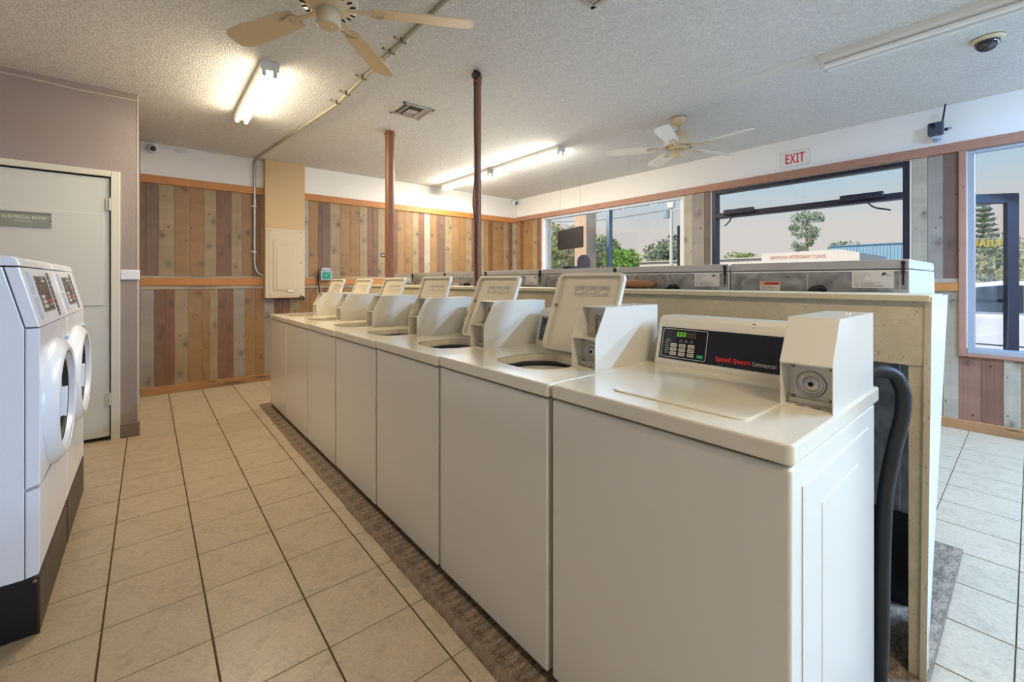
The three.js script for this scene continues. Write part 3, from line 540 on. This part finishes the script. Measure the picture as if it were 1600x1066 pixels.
{
  const g = thing('paper_bag', 'crumpled brown paper bag lying on the bulkhead ledge', 'bag', [2.12, 1.227, -1.46]);
  const geo = new THREE.SphereGeometry(1, 22, 14), p = geo.attributes.position, n = fbm(64, [[6, 1], [14, .8]], 2600);
  for (let i = 0; i < p.count; i++) { const u = Math.floor((p.getX(i) + 1) * 31), v = Math.floor((p.getZ(i) + 1) * 31), k = .75 + n[(v % 64) * 64 + (u % 64)] * .55; p.setXYZ(i, p.getX(i) * .05 * k, Math.max(-.024, p.getY(i) * .026 * k), p.getZ(i) * .13 * k); }
  geo.computeVertexNormals(); part('bag_body', geo, std('#9a6f52', .85), g, [0, .025, 0]);
}

// ---------------------------------------------------------------- pipes, conduits, panel, small things on the back wall
function pipeColumn(x, z, r, label, cable) {
  const g = thing('pipe_column', label, 'pipe', [x, 0, z]);
  part('pipe', cyl(r, r, CEIL - 1.228, 24).translate(0, (CEIL + 1.228) / 2, 0), M.pipe, g);
  part('pipe_collar', merge([cyl(r + .004, r + .004, .05, 24).translate(0, CEIL - .06, 0), new THREE.TorusGeometry(r + .006, .005, 6, 24).rotateX(Math.PI / 2).translate(0, CEIL - .03, 0)]), M.pipe, g);
  if (cable) part('cable', tube([[-.034, 2.72, .01], [-.036, 2.4, .012], [-.03, 2.2, .014], [-.03, 2.02, .014], [-.05, 1.9, .02], [-.052, 1.8, .02], [-.028, 1.68, .016], [-.028, 1.45, .016], [-.02, 1.27, .02]], .0045, 40, 6), M.black, g);
}
pipeColumn(1.90, -4.225, .046, 'thicker brown painted pipe column standing on the bulkhead', false);
pipeColumn(1.86, -2.62, .027, 'thinner brown pipe column with a black cable tied along it', true);
tag(part('mini_camera', merge([cyl(.022, .022, .05, 16).rotateX(Math.PI / 2).translate(1.825, 2.765, -2.59), cyl(.012, .016, .03, 12).translate(1.825, 2.785, -2.6)]), M.black, scene), 'small black bullet camera at the top of the thinner pipe', 'camera');

{
  const y = CEIL - .014, g = thing('ceiling_conduit', 'metal conduit running along the ceiling with clips', 'conduit', [0, 0, 0]);
  part('conduit_run', tube([[1.024, 2.70, -6.238], [1.024, y - .02, -6.232], [1.03, y, -6.19], [1.10, y, -5.4], [1.18, y, -4.5], [1.24, y, -3.85], [1.238, y, -3.4], [1.236, y, -2.6], [1.235, y, -1.2], [1.235, y, .6]], .013, 90, 10), M.conduitTan, g);
  for (const z of [-3.78, -3.55, -3.2, -2.72, -2.55]) part('clip', merge([rbox(1.215, 1.257, y - .016, y + .014, z - .006, z + .006, .002), cyl(.003, .003, .03, 6).rotateZ(1.2).translate(1.19, y, z), new THREE.SphereGeometry(.008, 8, 6).translate(1.178, y + .004, z)]), M.bolt, g);
}
{
  const z = -6.236, g = thing('wall_conduit', 'grey metal conduit bending into the side of the breaker chase', 'conduit', [0, 0, 0]);
  part('conduit_run', tube([[1.020, 2.69, z], [1.020, 2.3, z], [1.020, 1.9, z], [1.020, 1.52, z], [1.026, 1.44, z], [1.05, 1.375, z], [1.09, 1.343, z], [1.125, 1.335, z]], .0145, 60, 10), M.conduit, g);
  part('coupling', merge([cyl(.019, .019, .06, 12).translate(1.02, 2.68, z), cyl(.019, .019, .05, 12).translate(1.02, 2.26, z)]), M.conduit, g);
  for (const y of [2.2, 1.63]) part('strap', merge([rbox(.985, 1.04, y - .01, y + .01, z - .016, z + .0165, .003), new THREE.SphereGeometry(.008, 8, 6).translate(.99, y, z + .006)]), M.conduit, g);
}
{
  const g = thing('breaker_chase', 'tan painted wall chase with a scuffed breaker panel cover', 'panel', [0, 0, 0]), z0 = -6.25, z1 = -6.16;
  part('chase_box', rbox(1.122, 1.588, 1.05, CEIL, z0, z1, .004), M.chase, g);
  const c = part('panel_cover', rbox(1.125, 1.585, 1.052, 1.935, z1, z1 + .006, .002), M.panelPaint, g);
  part('cover_frame', rbox(1.165, 1.55, 1.075, 1.92, z1 + .006, z1 + .010, .002), M.panelPaint, c); part('raised_frame', rbox(1.215, 1.50, 1.145, 1.80, z1 + .010, z1 + .018, .004), M.panelPaint, c);
  part('breaker_door', rbox(1.25, 1.468, 1.16, 1.70, z1 + .018, z1 + .023, .002), M.panelPaint, g);
  part('door_latch', rbox(1.375, 1.445, 1.125, 1.155, z1 + .018, z1 + .028, .003), std('#ded6c2', .4), g);
  for (const [x, y] of [[1.18, 1.9], [1.535, 1.9], [1.18, 1.5], [1.535, 1.5], [1.18, 1.09], [1.535, 1.09]]) part('screw', cyl(.006, .006, .006, 8).rotateX(Math.PI / 2), M.bolt, c, [x, y, z1 + .011]);
  part('cord_knot', merge([new THREE.TorusGeometry(.022, .007, 6, 14).translate(1.545, 1.045, z1 + .02), new THREE.TorusGeometry(.018, .006, 6, 14).rotateY(1).translate(1.565, 1.04, z1 + .02)]), M.black, g);
}
{
  const g = thing('timer_box', 'small grey box with a green face and a black cord on the back wall', 'box', [1.865, 1.35, -6.24]);
  part('case', rbox(-.075, .075, -.075, .065, 0, .075, .006), std('#9aa5ad', .4), g); part('flip_cover', rbox(-.06, .055, .065, .095, .01, .07, .008), std('#aab3bb', .3), g);
  part('green_face', rbox(-.052, .052, -.055, .035, .075, .078, .002), std('#1e8f6b', .4), g); part('dial', cyl(.012, .012, .006, 12).rotateX(Math.PI / 2), std('#58c8a0', .4), g, [-.006, -.005, .08]);
  part('cord', tube([[-.075, .0, .03], [-.1, -.02, .03], [-.095, -.12, .03], [-.082, -.2, .035], [-.085, -.34, .03]], .009, 20, 8), M.black, g);
}
{
  const g = thing('number_plate', 'tiny black plate on the boards beside the thicker pipe', 'sign', [2.71, 1.655, -6.249]);
  part('plate', rbox(-.045, .045, -.028, .028, 0, .004, .001), M.black, g); part('marks', merge([box(-.03, -.018, -.012, .014, .004, .0045), box(-.008, .004, -.012, .014, .004, .0045), box(.014, .026, -.012, .014, .004, .0045)]), std('#b9b6ac', .5), g);
}
function domeCamera(pos, r, label, down) {
  const g = thing('dome_camera', label, 'camera', pos); if (!down) g.rotation.x = Math.PI / 2;
  part('mount_ring', lathe([[0, 0], [r, 0], [r, -r * .14], [r * .8, -r * .3], [0, -r * .3]].reverse(), 28), down ? M.fan : M.frameWhite, g);
  part('dome', new THREE.SphereGeometry(r * .76, 24, 12, 0, 2 * Math.PI, Math.PI / 2, Math.PI / 2), M.smoked, g, [0, -r * .28, 0]);
}
domeCamera([4.06, CEIL - .001, -.182], .078, 'black dome camera with a cream ring on the ceiling near the dead light', true);
function eyeCamera(pos, turn, label, r = .05) {
  const g = thing('ball_camera', label, 'camera', pos, turn);
  part('mount', lathe([[0, 0], [r, 0], [r * .9, .02], [r * .6, .035], [0, .035]], 20).rotateX(Math.PI / 2), M.frameWhite, g); part('ball', new THREE.SphereGeometry(r * .72, 18, 12), M.frameWhite, g, [0, -.004, .05]); part('lens', new THREE.SphereGeometry(r * .56, 14, 10), M.smoked, g, [r * .15, -.012, .068]);
}
eyeCamera([.035, 2.735, -6.262], 0, 'small ball camera high on the white wall beside the partition', .055);
eyeCamera([5.27, 2.735, -6.262], 0, 'small ball camera high in the far corner by the window', .055);
tag(part('wire_loop', tube([[.10, 2.765, -6.258], [.2, 2.77, -6.25], [.30, 2.775, -6.25], [.35, 2.755, -6.25], [.30, 2.735, -6.25], [.23, 2.75, -6.25], [.3, 2.768, -6.25]], .005, 30, 6), M.frameWhite, scene), 'loose white wire loop high on the back wall', 'wire');
{ // webcam style camera with antenna over the door
  const g = thing('antenna_camera', 'dark grey trail camera with an upright antenna above the door trim', 'camera', [5.35, 2.575, -.54]);
  part('case', rbox(-.11, -.05, -.04, .075, -.05, .05, .012), std('#3a4152', .5), g); part('lens', cyl(.014, .014, .012, 14).rotateZ(Math.PI / 2), M.black, g, [-.114, .03, -.01]); part('sensor', rbox(-.114, -.108, .04, .065, -.035, .0, .002), M.navy, g);
  part('antenna', cyl(.006, .007, .17, 8), M.black, g, [-.06, .155, .05], [.12, 0, -.02]); part('bracket', merge([cyl(.014, .014, .06, 10).rotateZ(Math.PI / 2).translate(-.03, -.055, 0), cyl(.03, .03, .01, 14).rotateZ(Math.PI / 2).translate(.0, -.055, 0), rbox(-.09, -.04, -.065, -.04, -.02, .02, .004)]), M.machineGrey, g);
  part('plug', merge([cyl(.014, .014, .02, 10).rotateX(Math.PI / 2).translate(-.08, .0, .065), box(-.084, -.082, -.006, -.002, .075, .1), box(-.084, -.082, .004, .008, .075, .1)]), M.black, g);
}
{
  const g = thing('exit_sign', 'off white exit sign plate with red letters above the double door', 'sign', [5.352, 2.592, -1.643]);
  const t = canvasTex(512, 300, (c) => { c.fillStyle = '#dedbd4'; c.fillRect(0, 0, 512, 300); c.fillStyle = '#cf3440'; c.font = 'bold 200px sans-serif'; c.textAlign = 'center'; c.textBaseline = 'alphabetic'; c.save(); c.translate(256, 252); c.scale(.82, 1.38); c.fillText('EXIT', 0, 0, 470); c.restore(); });
  part('plate', rbox(-.012, 0, -.083, .083, -.143, .143, .008), M.frameWhite, g); part('sign_face', new THREE.PlaneGeometry(.278, .158).rotateY(-Math.PI / 2), std('#ffffff', .45, 0, { map: t }), g, [-.0125, 0, 0]);
  for (const s of [-1, 1]) for (const q of [-1, 1]) part('screw', new THREE.SphereGeometry(.004, 8, 6), M.bolt, g, [-.013, q * .07, s * .13]);
}
{ // black panel hung before the far window
  const a = Math.atan2(.702, .226), g = thing('hanging_panel', 'flat black panel hung on wires in front of the far window', 'panel', [4.862, 1.9, -4.459], a);
  part('panel', rbox(-.368, .368, -.152, .152, -.014, .014, .004), M.black, g); for (const s of [-.3, .3]) part('wire', cyl(.0015, .0015, .75, 6), M.bolt, g, [s, .525, 0]);
}
tag(part('black_adapter', rbox(2.32, 2.42, 1.356, 1.376, -2.2, -2.12, .004), M.black, scene), 'small black box lying on top of a front loader', 'box');

// ---------------------------------------------------------------- ceiling fittings
function vent(x, z, s, label) {
  const g = thing('ceiling_vent', label, 'vent', [x, CEIL, z]), h = s / 2, m = std('#bdb6ae', .5);
  part('frame', merge([rbox(-h, h, -.012, 0, -h, -h + .03, .003), rbox(-h, h, -.012, 0, h - .03, h, .003), rbox(-h, -h + .03, -.012, 0, -h, h, .003), rbox(h - .03, h, -.012, 0, -h, h, .003)]), m, g);
  part('duct', box(-h + .02, h - .02, -.003, 0, -h + .02, h - .02), M.dark, g);
  for (const q of [-.095, -.075, .07, .098]) part('slat', new RoundedBoxGeometry(.018, .004, s - .07, 1, .001).rotateZ(q < 0 ? .5 : -.5), m, g, [q, -.009, 0]);
  part('centre_plate', rbox(-.05, .05, -.012, -.008, -.05, .05, .002), m, g); for (const q of [-.085, .085]) part('slat', new RoundedBoxGeometry(.1, .004, .02, 1, .001).rotateX(q < 0 ? -.5 : .5), m, g, [0, -.009, q]);
}
vent(1.82, -3.58, .30, 'square metal ceiling vent near the thicker pipe');
vent(1.76, -1.43, .30, 'square metal ceiling vent above the middle of the washer row');
tag(part('ceiling_patch', rbox(3.45, 3.57, CEIL - .004, CEIL + .004, -1.53, -.95, .002), std('#d5d3cc', .8), scene), 'smooth bare strip on the ceiling where a light was removed', 'patch');

function strip(x, z0, z1, tubesAt, color, radiance, label, group) {
  const g = thing('fluorescent_light', label, 'ceiling light', [x, CEIL, (z0 + z1) / 2], 0, group), h = (z1 - z0) / 2, on = !!radiance;
  const c = sweepZ([[-.054, 0], [-.054, -.035], [-.035, -.055], [.035, -.055], [.054, -.035], [.054, 0]], -h, h, .001); part('housing', c, M.fixture, g);
  for (const s of [-1, 1]) part('end_plate', rbox(-.056, .056, -.062, 0, s > 0 ? h - .002 : -h - .004, s > 0 ? h + .004 : -h + .002, .001), M.fixture, g);
  const m = on ? glow(color, 5) : std('#eae9e4', .25);
  for (const q of tubesAt) {
    part('tube', cyl(.0165, .0165, 2 * h - .06, 16).rotateX(Math.PI / 2), m, g, [q, -.078, 0]);
    for (const s of [-1, 1]) part('lamp_holder', rbox(q - .012, q + .012, -.098, -.05, s > 0 ? h - .03 : -h + .008, s > 0 ? h - .008 : -h + .03, .003), M.fixture, g);
  }
  if (on) for (const [t, k] of [[0, 1], [70, .42], [-70, .42]]) {
    const l = new THREE.RectAreaLight(new THREE.Color(...color), radiance * k, .07, 2 * h - .08), a = t * Math.PI / 180;
    l.position.set(.045 * Math.sin(a), -.078 - .028 * Math.cos(a), 0); l.quaternion.setFromAxisAngle(new THREE.Vector3(0, 0, 1), a).multiply(new THREE.Quaternion().setFromAxisAngle(new THREE.Vector3(1, 0, 0), -Math.PI / 2)); l.name = 'lamp_light'; l.castShadow = true; g.add(l);
  }
  return g;
}
strip(.652, -4.64, -3.41, [-.034, .034], WARM, LAMP_WARM, 'lit warm fluorescent strip light near the grey partition', null);
strip(3.60, -4.655, -3.43, [-.034, .034], NEUTRAL, LAMP_NEUTRAL, 'lit fluorescent strip light nearer the ceiling fan, first of the pair', null);
strip(3.60, -5.985, -4.76, [-.034, .034], NEUTRAL, LAMP_NEUTRAL, 'lit fluorescent strip light in the far corner, second of the pair', null);
strip(3.55, -.93, .29, [-.034, .034], COOL, 0, 'unlit white fluorescent strip light near the dome camera', null);
strip(.652, .45, 1.67, [-.034, .034], WARM, LAMP_WARM, 'added warm fill strip light over the aisle, beyond the fan from the partition', null);  // unseen strip added to warm the near floor and washer tops
strip(3.55, .75, 1.97, [-.034, .034], COOL, LAMP_COOL_FILL, 'added cool white fill strip over the shop front aisle, beyond the unlit one', null);  // cool strips from here on: unseen, added to stand in for daylight
strip(4.8, 2.8, 4.02, [-.034, .034], COOL, LAMP_COOL_FILL, 'added cool white fill strip along the windows, by the end wall', null);
strip(4.8, 1.2, 2.42, [-.034, .034], COOL, LAMP_COOL_FILL, 'added cool white fill strip close along the shop windows', null);
strip(3.55, 2.4, 3.62, [-.034, .034], COOL, LAMP_COOL_FILL, 'added cool white fill strip next to the end wall', null);

function fan(x, z, first, body, blade, label) {
  const g = thing('ceiling_fan', label, 'fan', [x, CEIL, z], 0);
  part('canopy', lathe([[0, -.075], [.03, -.075], [.05, -.06], [.07, -.02], [.072, 0], [0, 0]], 28), body, g);
  part('downrod', cyl(.012, .012, .08, 12), body, g, [0, -.105, 0]);
  const mo = part('motor', lathe([[0, -.30], [.06, -.30], [.085, -.285], [.125, -.27], [.13, -.25], [.125, -.235], [.12, -.20], [.11, -.165], [.07, -.14], [.02, -.135], [0, -.135]], 36), body, g);
  for (let k = 0; k < 20; k++) { const a = k / 20 * 2 * Math.PI; part('motor_slot', new THREE.BoxGeometry(.03, .004, .008).rotateY(-a), M.dark, mo, [.105 * Math.cos(a), -.2795, .105 * Math.sin(a)]); }
  part('switch_cup', lathe([[0, -.37], [.044, -.37], [.052, -.36], [.054, -.305], [0, -.30]], 28), body, g); part('cup_screw', new THREE.SphereGeometry(.004, 8, 6), M.frameWhite, g, [.012, -.371, .01]);
  for (let k = 0; k < 5; k++) {
    const b = new THREE.Group(); b.name = 'blade'; b.position.y = -.285; b.rotation.y = -(first + 72 * k) * Math.PI / 180; g.add(b);
    part('blade_iron', merge([rbox(.08, .20, -.006, .002, -.012, .012, .003), new THREE.TorusGeometry(.034, .006, 6, 20).rotateX(Math.PI / 2).translate(.215, -.002, 0), rbox(.24, .29, -.006, .0, -.03, .03, .003)]), body, b);
    const pl = []; for (const [px, pz] of [[.20, .048], [.30, .058], [.55, .066], [.63, .062], [.66, .04]]) pl.push([px, pz]); for (const [px, pz] of [[.665, 0], [.66, -.04], [.63, -.062], [.55, -.066], [.30, -.058], [.20, -.048]]) pl.push([px, pz]);
    part('blade_board', slab(pl, 0, .007, .002).rotateX(.22), blade, b);
  }
}
fan(3.82, -2.13, 19, M.fan, M.fanWhite, 'cream ceiling fan with white blades near the exit sign');
fan(.632, -2.06, 28, M.fan, M.fan, 'cream ceiling fan above the aisle by the white front loaders');

// ---------------------------------------------------------------- outside
const GY = -.16;
struct('pavement', box(5.552, 7.6, GY - .1, -.02, -30, 30), M.concrete, 'concrete pavement outside the shop front', 'pavement');
struct('car_park', merge([box(7.6, 160, GY - .2, GY, -120, 90), box(-60, 7.6, GY - .2, GY, 30, 90), box(-60, 5.552, GY - .2, GY, 4.75, 30)]), std('#8b8883', .9), 'grey asphalt car park outside', 'ground');
{
  const g = thing('porch_column', 'sunlit rough stucco column outside the far window', 'column', [7.5, -.02, -6.41]);
  part('shaft', rbox(-.17, .17, 0, 3.1, -.17, .17, .01), std('#d8b79a', .9, 0, { bumpMap: paintBump, bumpScale: .004 }), g);
}
{
  const g = thing('round_top_shape', 'dark grey round topped shape added before the stucco column', 'post', [7.05, -.02, -6.08]);  // added solid standing in for a dark patch at the column foot
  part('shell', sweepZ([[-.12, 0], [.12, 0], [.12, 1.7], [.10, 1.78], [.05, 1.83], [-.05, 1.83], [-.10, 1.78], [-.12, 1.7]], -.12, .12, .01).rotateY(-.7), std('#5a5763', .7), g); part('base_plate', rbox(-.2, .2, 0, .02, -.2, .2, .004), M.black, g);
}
{
  const g = thing('white_car', 'white car parked across the car park beyond the near window', 'car', [10.6, GY, -.2]), w = .85;
  const body = [[-2.2, .35], [-2.22, .75], [-2.1, .88], [-1.2, .92], [1.3, .93], [2.1, .84], [2.2, .7], [2.2, .35]], top = [[-1.15, .92], [-.6, 1.36], [-.1, 1.43], [.7, 1.41], [1.6, .93]];
  const paint = phys('#dfe3ea', .25, { clearcoat: 1, clearcoatRoughness: .05 }), glassy = phys('#39424f', .08, { clearcoat: 1 });
  const sw = (p, a, b, bev) => sweepZ(p, a, b, bev).rotateY(-Math.PI / 2);
  part('body', sw(body, -w, w, .05), paint, g); part('cabin', sw(top, -w + .12, w - .12, .04), paint, g);
  for (const s of [-1, 1]) { const x = s * (w - .115); part('side_window', sweepZ([[-.98, .95], [-.56, 1.30], [-.1, 1.36], [.12, 1.36], [.12, .95]], -.006, .006).rotateY(-Math.PI / 2).translate(x, 0, 0), glassy, g); part('side_window', sweepZ([[.2, .95], [.2, 1.36], [.66, 1.34], [1.32, .95]], -.006, .006).rotateY(-Math.PI / 2).translate(x, 0, 0), glassy, g); part('sill_line', rbox(s * w - .012, s * w + .012, .46, .475, -1.6, 1.6, .003), M.black, g); }
  for (const zz of [-1.38, 1.38]) for (const s of [-1, 1]) { const wh = part('wheel', cyl(.32, .32, .2, 24).rotateZ(Math.PI / 2), M.rubber, g, [s * .76, .32, zz]); part('hub', cyl(.19, .19, .01, 16).rotateZ(Math.PI / 2), M.steel, wh, [s * .101, 0, 0]); }
}
{
  const g = thing('clinic_building', 'long low cream clinic building with red lettering across the street', 'building', [35, GY, 0]), m = std('#ddd6cb', .8);
  part('main_block', sweepZ([[-12.9, 0], [-7.1, 0], [-7.1, 3.24], [-8.1, 3.5], [-12.9, 3.42]], 0, 8).rotateY(-Math.PI / 2).translate(8, 0, 0), m, g); part('side_wing', rbox(.3, 8, 0, 3.1, -30, -12.9, .02), m, g);
  part('wing_roof', rbox(.1, 8.1, 3.1, 3.2, -30, -12.92, .02), std('#c8c0b4', .8), g);
  const t = canvasTex(1024, 96, (c) => { c.clearRect(0, 0, 1024, 96); c.fillStyle = '#cb7055'; c.font = '82px sans-serif'; c.textAlign = 'center'; c.textBaseline = 'middle'; c.fillText('EMERSON VETERINARY CLINIC', 512, 50, 1010); });
  part('lettering', new THREE.PlaneGeometry(3.5, .36).rotateY(-Math.PI / 2), new THREE.MeshStandardMaterial({ map: t, transparent: true, alphaTest: .4, roughness: .7 }), g, [-.02, 3.1, -10.6]);
  for (const z of [-28, -25, -19]) part('window', rbox(.27, .33, 1.0, 2.1, z - .7, z + .7, .01), phys('#4a5560', .1), g);
}
{
  const g = thing('metal_shed', 'pale blue corrugated metal building behind the clinic', 'building', [46, GY, -6.5]), m = std('#8fb4cc', .6);
  part('walls', box(0, 9, 0, 4.4, -4.9, 1.8), m, g); for (let k = 0; k < 30; k++) part('rib', box(-.05, 0, 0, 4.4, -4.85 + k * .22, -4.8 + k * .22), m, g);
  part('roof_edge', rbox(-.12, 9.1, 4.4, 4.5, -5, 1.9, .02), std('#7f9fb4', .6), g);
}
{
  const g = thing('gable_house', 'small pale blue outbuilding with a white gable beyond the near window', 'building', [50, GY, -3.25]);
  part('walls', sweepZ([[-.55, 0], [.35, 0], [.35, 3.35], [-.1, 3.75], [-.55, 3.35]], 0, 4).rotateY(-Math.PI / 2).translate(4, 0, 0), std('#9fc0d0', .8), g);
  part('barge_board', merge([new THREE.BoxGeometry(.12, .16, 1.2).rotateX(.78).translate(-.08, 3.72, .36), new THREE.BoxGeometry(.12, .16, 1.2).rotateX(-.78).translate(-.08, 3.72, -.48)]), std('#f0ede6', .7), g);
}
{ const g = thing('board_fence', 'pale wooden board fence beside the outbuilding', 'fence', [44, GY, -2.6]); const m = std('#d9c2b2', .85); for (let k = 0; k < 9; k++) part('fence_board', rbox(0, .03, 0, 2.2 + (k % 3) * .02, -.7 + k * .14, -.57 + k * .14, .005), m, g); part('fence_rail', rbox(.03, .08, 1.4, 1.5, -.7, .55, .01), m, g); }
{
  const g = thing('utility_pole', 'white concrete utility pole with a light and a box on top', 'pole', [28, GY, -16.15]), m = std('#ded8cc', .8);
  part('shaft', cyl(.09, .14, 7.0, 12).translate(0, 3.5, 0), m, g); part('top_box', rbox(-.18, .18, 6.5, 7.2, -.22, .22, .02), std('#efe9e0', .7), g); part('lamp_arm', tube([[0, 6.2, 0], [0, 6.35, .6], [0, 6.4, 1.3]], .04, 10, 6), m, g); part('lamp_head', rbox(-.12, .12, 6.33, 6.45, 1.2, 1.7, .03), m, g);
  part('transformer', cyl(.22, .22, .5, 14).translate(0, 6.1, -.35), std('#9db4bc', .6), g); part('overhead_wire', tube([[0, 6.4, 0], [0, 6.3, -6], [0, 6.9, -14]], .02, 16, 5), M.black, g);
}
const leafGeo = (list) => { // cloud of small leaf cards: [x, y, z, size]
  const n = list.length, pos = new Float32Array(n * 9), a = new THREE.Vector3(), e = new THREE.Euler();
  list.forEach(([x, y, z, s], i) => { e.set(rr(0, 6.3), rr(0, 6.3), rr(0, 6.3)); [[-.5, -.3, 0], [.5, -.3, 0], [0, .7, 0]].forEach((v, k) => { a.set(...v).multiplyScalar(s).applyEuler(e); pos.set([x + a.x, y + a.y, z + a.z], i * 9 + k * 3); }); });
  const g = new THREE.BufferGeometry(); g.setAttribute('position', new THREE.BufferAttribute(pos, 3)); g.computeVertexNormals(); return g;
};
const leafMat = (c) => new THREE.MeshPhysicalMaterial({ color: rgb(c), roughness: .8, side: THREE.DoubleSide, transmission: .25, thickness: 0 });
const LEAF = { olive: leafMat('#9ba26c'), green: leafMat('#7fae48'), grey: leafMat('#8a987c'), dark: leafMat('#62784f'), gold: leafMat('#b2b490') };
function tree(name, x, z, h, r, blobs, leaf, label, group, count = 1500, low = .3) {
  const g = thing(name, label, 'tree', [x, GY, z], 0, group);
  part('trunk', cyl(.07 * h / 5, .14 * h / 5, h * .7, 8).translate(0, h * .35, 0), std('#6b5a48', .9), g);
  const list = [];
  for (let b = 0; b < blobs; b++) { const a = rr(0, 6.3), q = rr(0, .7) * r, by = rr(low, .85) * h, br = r * rr(.35, .6); for (let i = 0; i < count / blobs; i++) { const t = rr(0, 6.3), f = Math.acos(rr(-1, 1)), d = br * Math.cbrt(rr(.2, 1)); list.push([q * Math.cos(a) + d * Math.sin(f) * Math.cos(t), Math.max(.1, by + d * Math.cos(f) * .8), q * Math.sin(a) + d * Math.sin(f) * Math.sin(t), rr(.18, .36) * r / 2.4]); } }
  part('crown', leafGeo(list), LEAF[leaf], g);
}
for (const [x, z, h, r, leaf] of [[18, -19.6, 4.6, 2.4, 'olive'], [26, -24.2, 5.8, 2.8, 'gold'], [33, -33, 7.4, 3.0, 'olive'], [31.5, -25.6, 5.4, 1.9, 'grey'], [24, -17.2, 3.5, 1.8, 'green'], [52, -40, 7.8, 4.2, 'olive'], [54, -32, 7.6, 3.6, 'grey']]) tree('broadleaf_tree', x, z, h, r, 14, leaf, { olive: 'olive green bushy tree beyond the far window', gold: 'yellow green bushy tree beyond the far window', grey: 'grey green tree standing behind the pole', green: 'low bright green bush beyond the far window' }[leaf], 'trees beyond the far window', 3000);
{
  const g = thing('slender_pine', 'tall slender pine with tufted crown above the clinic roof', 'tree', [45, GY, -12.85]), l = [];
  part('trunk', tube([[0, 0, 0], [.05, 3, .05], [0, 5.4, -.05], [0, 7.2, 0]], .1, 14, 7), std('#7d6a55', .9), g);
  for (const [y, z, r] of [[8.35, .1, .55], [8.2, -.75, .5], [8.1, .75, .5], [7.55, -.2, .45], [7.35, -1.05, .38], [7.0, .45, .5], [6.7, -.65, .5], [6.5, .35, .4], [5.7, -.8, .5], [5.35, -.4, .45], [5.9, .2, .3]]) for (let i = 0; i < 120; i++) { const t = rr(0, 6.3), f = Math.acos(rr(-1, 1)), d = 1.25 * r * Math.sqrt(rr(.02, 1)); l.push([d * Math.sin(f) * Math.cos(t), y - 1.15 + d * Math.cos(f) * .8, z + d * Math.sin(f) * Math.sin(t), rr(.1, .22)]); }
  part('crown', leafGeo(l), LEAF.grey, g);
}
for (const [x, z, h, r, leaf] of [[60, -14, 6.2, 2.2, 'grey'], [61, -8.6, 6.0, 2.2, 'dark'], [60, -5.0, 6.0, 2.0, 'olive'], [51, -20, 4.6, 2.6, 'olive']]) tree('distant_tree', x, z, h, r, 10, leaf, { grey: 'grey green tree rising behind the blue shed', dark: 'dark green tree rising behind the blue shed', olive: 'olive tree rising behind the clinic and shed roofs' }[leaf], 'trees behind the clinic', 1400);
{ // Norfolk pine
  const g = thing('norfolk_pine', 'tall layered conifer beyond the near window', 'tree', [40, GY, -1.95]); part('trunk', cyl(.05, .14, 6.4, 8).translate(0, 3.2, 0), std('#5e5142', .9), g); const l = [];
  for (let k = 0; k < 14; k++) { const y = 2.2 + k * .33, r = 1.15 * (1 - k / 15.5); for (let b = 0; b < 7; b++) { const a = b * .9 + k * .5; for (let i = 0; i < 12; i++) { const d = r * (i + 1) / 12; l.push([d * Math.cos(a), y + d * .12 + rr(-.05, .05), d * Math.sin(a), .22]); } } } part('branches', leafGeo(l), LEAF.dark, g);
}
for (const [x, z, h, r, leaf] of [[28, -.6, 3.5, 1.3, 'gold'], [32.5, .8, 4.0, 1.7, 'olive'], [28, 3.4, 4.2, 2.0, 'olive'], [36.5, -1.3, 4.6, 1.5, 'grey']]) tree('hedge_shrub', x, z, h, r, 10, leaf, { gold: 'yellow green shrub behind the parked car', olive: 'dense olive green shrub behind the parked car', grey: 'grey green shrub below the layered conifer' }[leaf], 'shrubs behind the parked car', 1300, .15);

scene.traverse((o) => { if (o.isMesh) { o.castShadow = true; o.receiveShadow = true; } });
renderer.render(scene, camera);
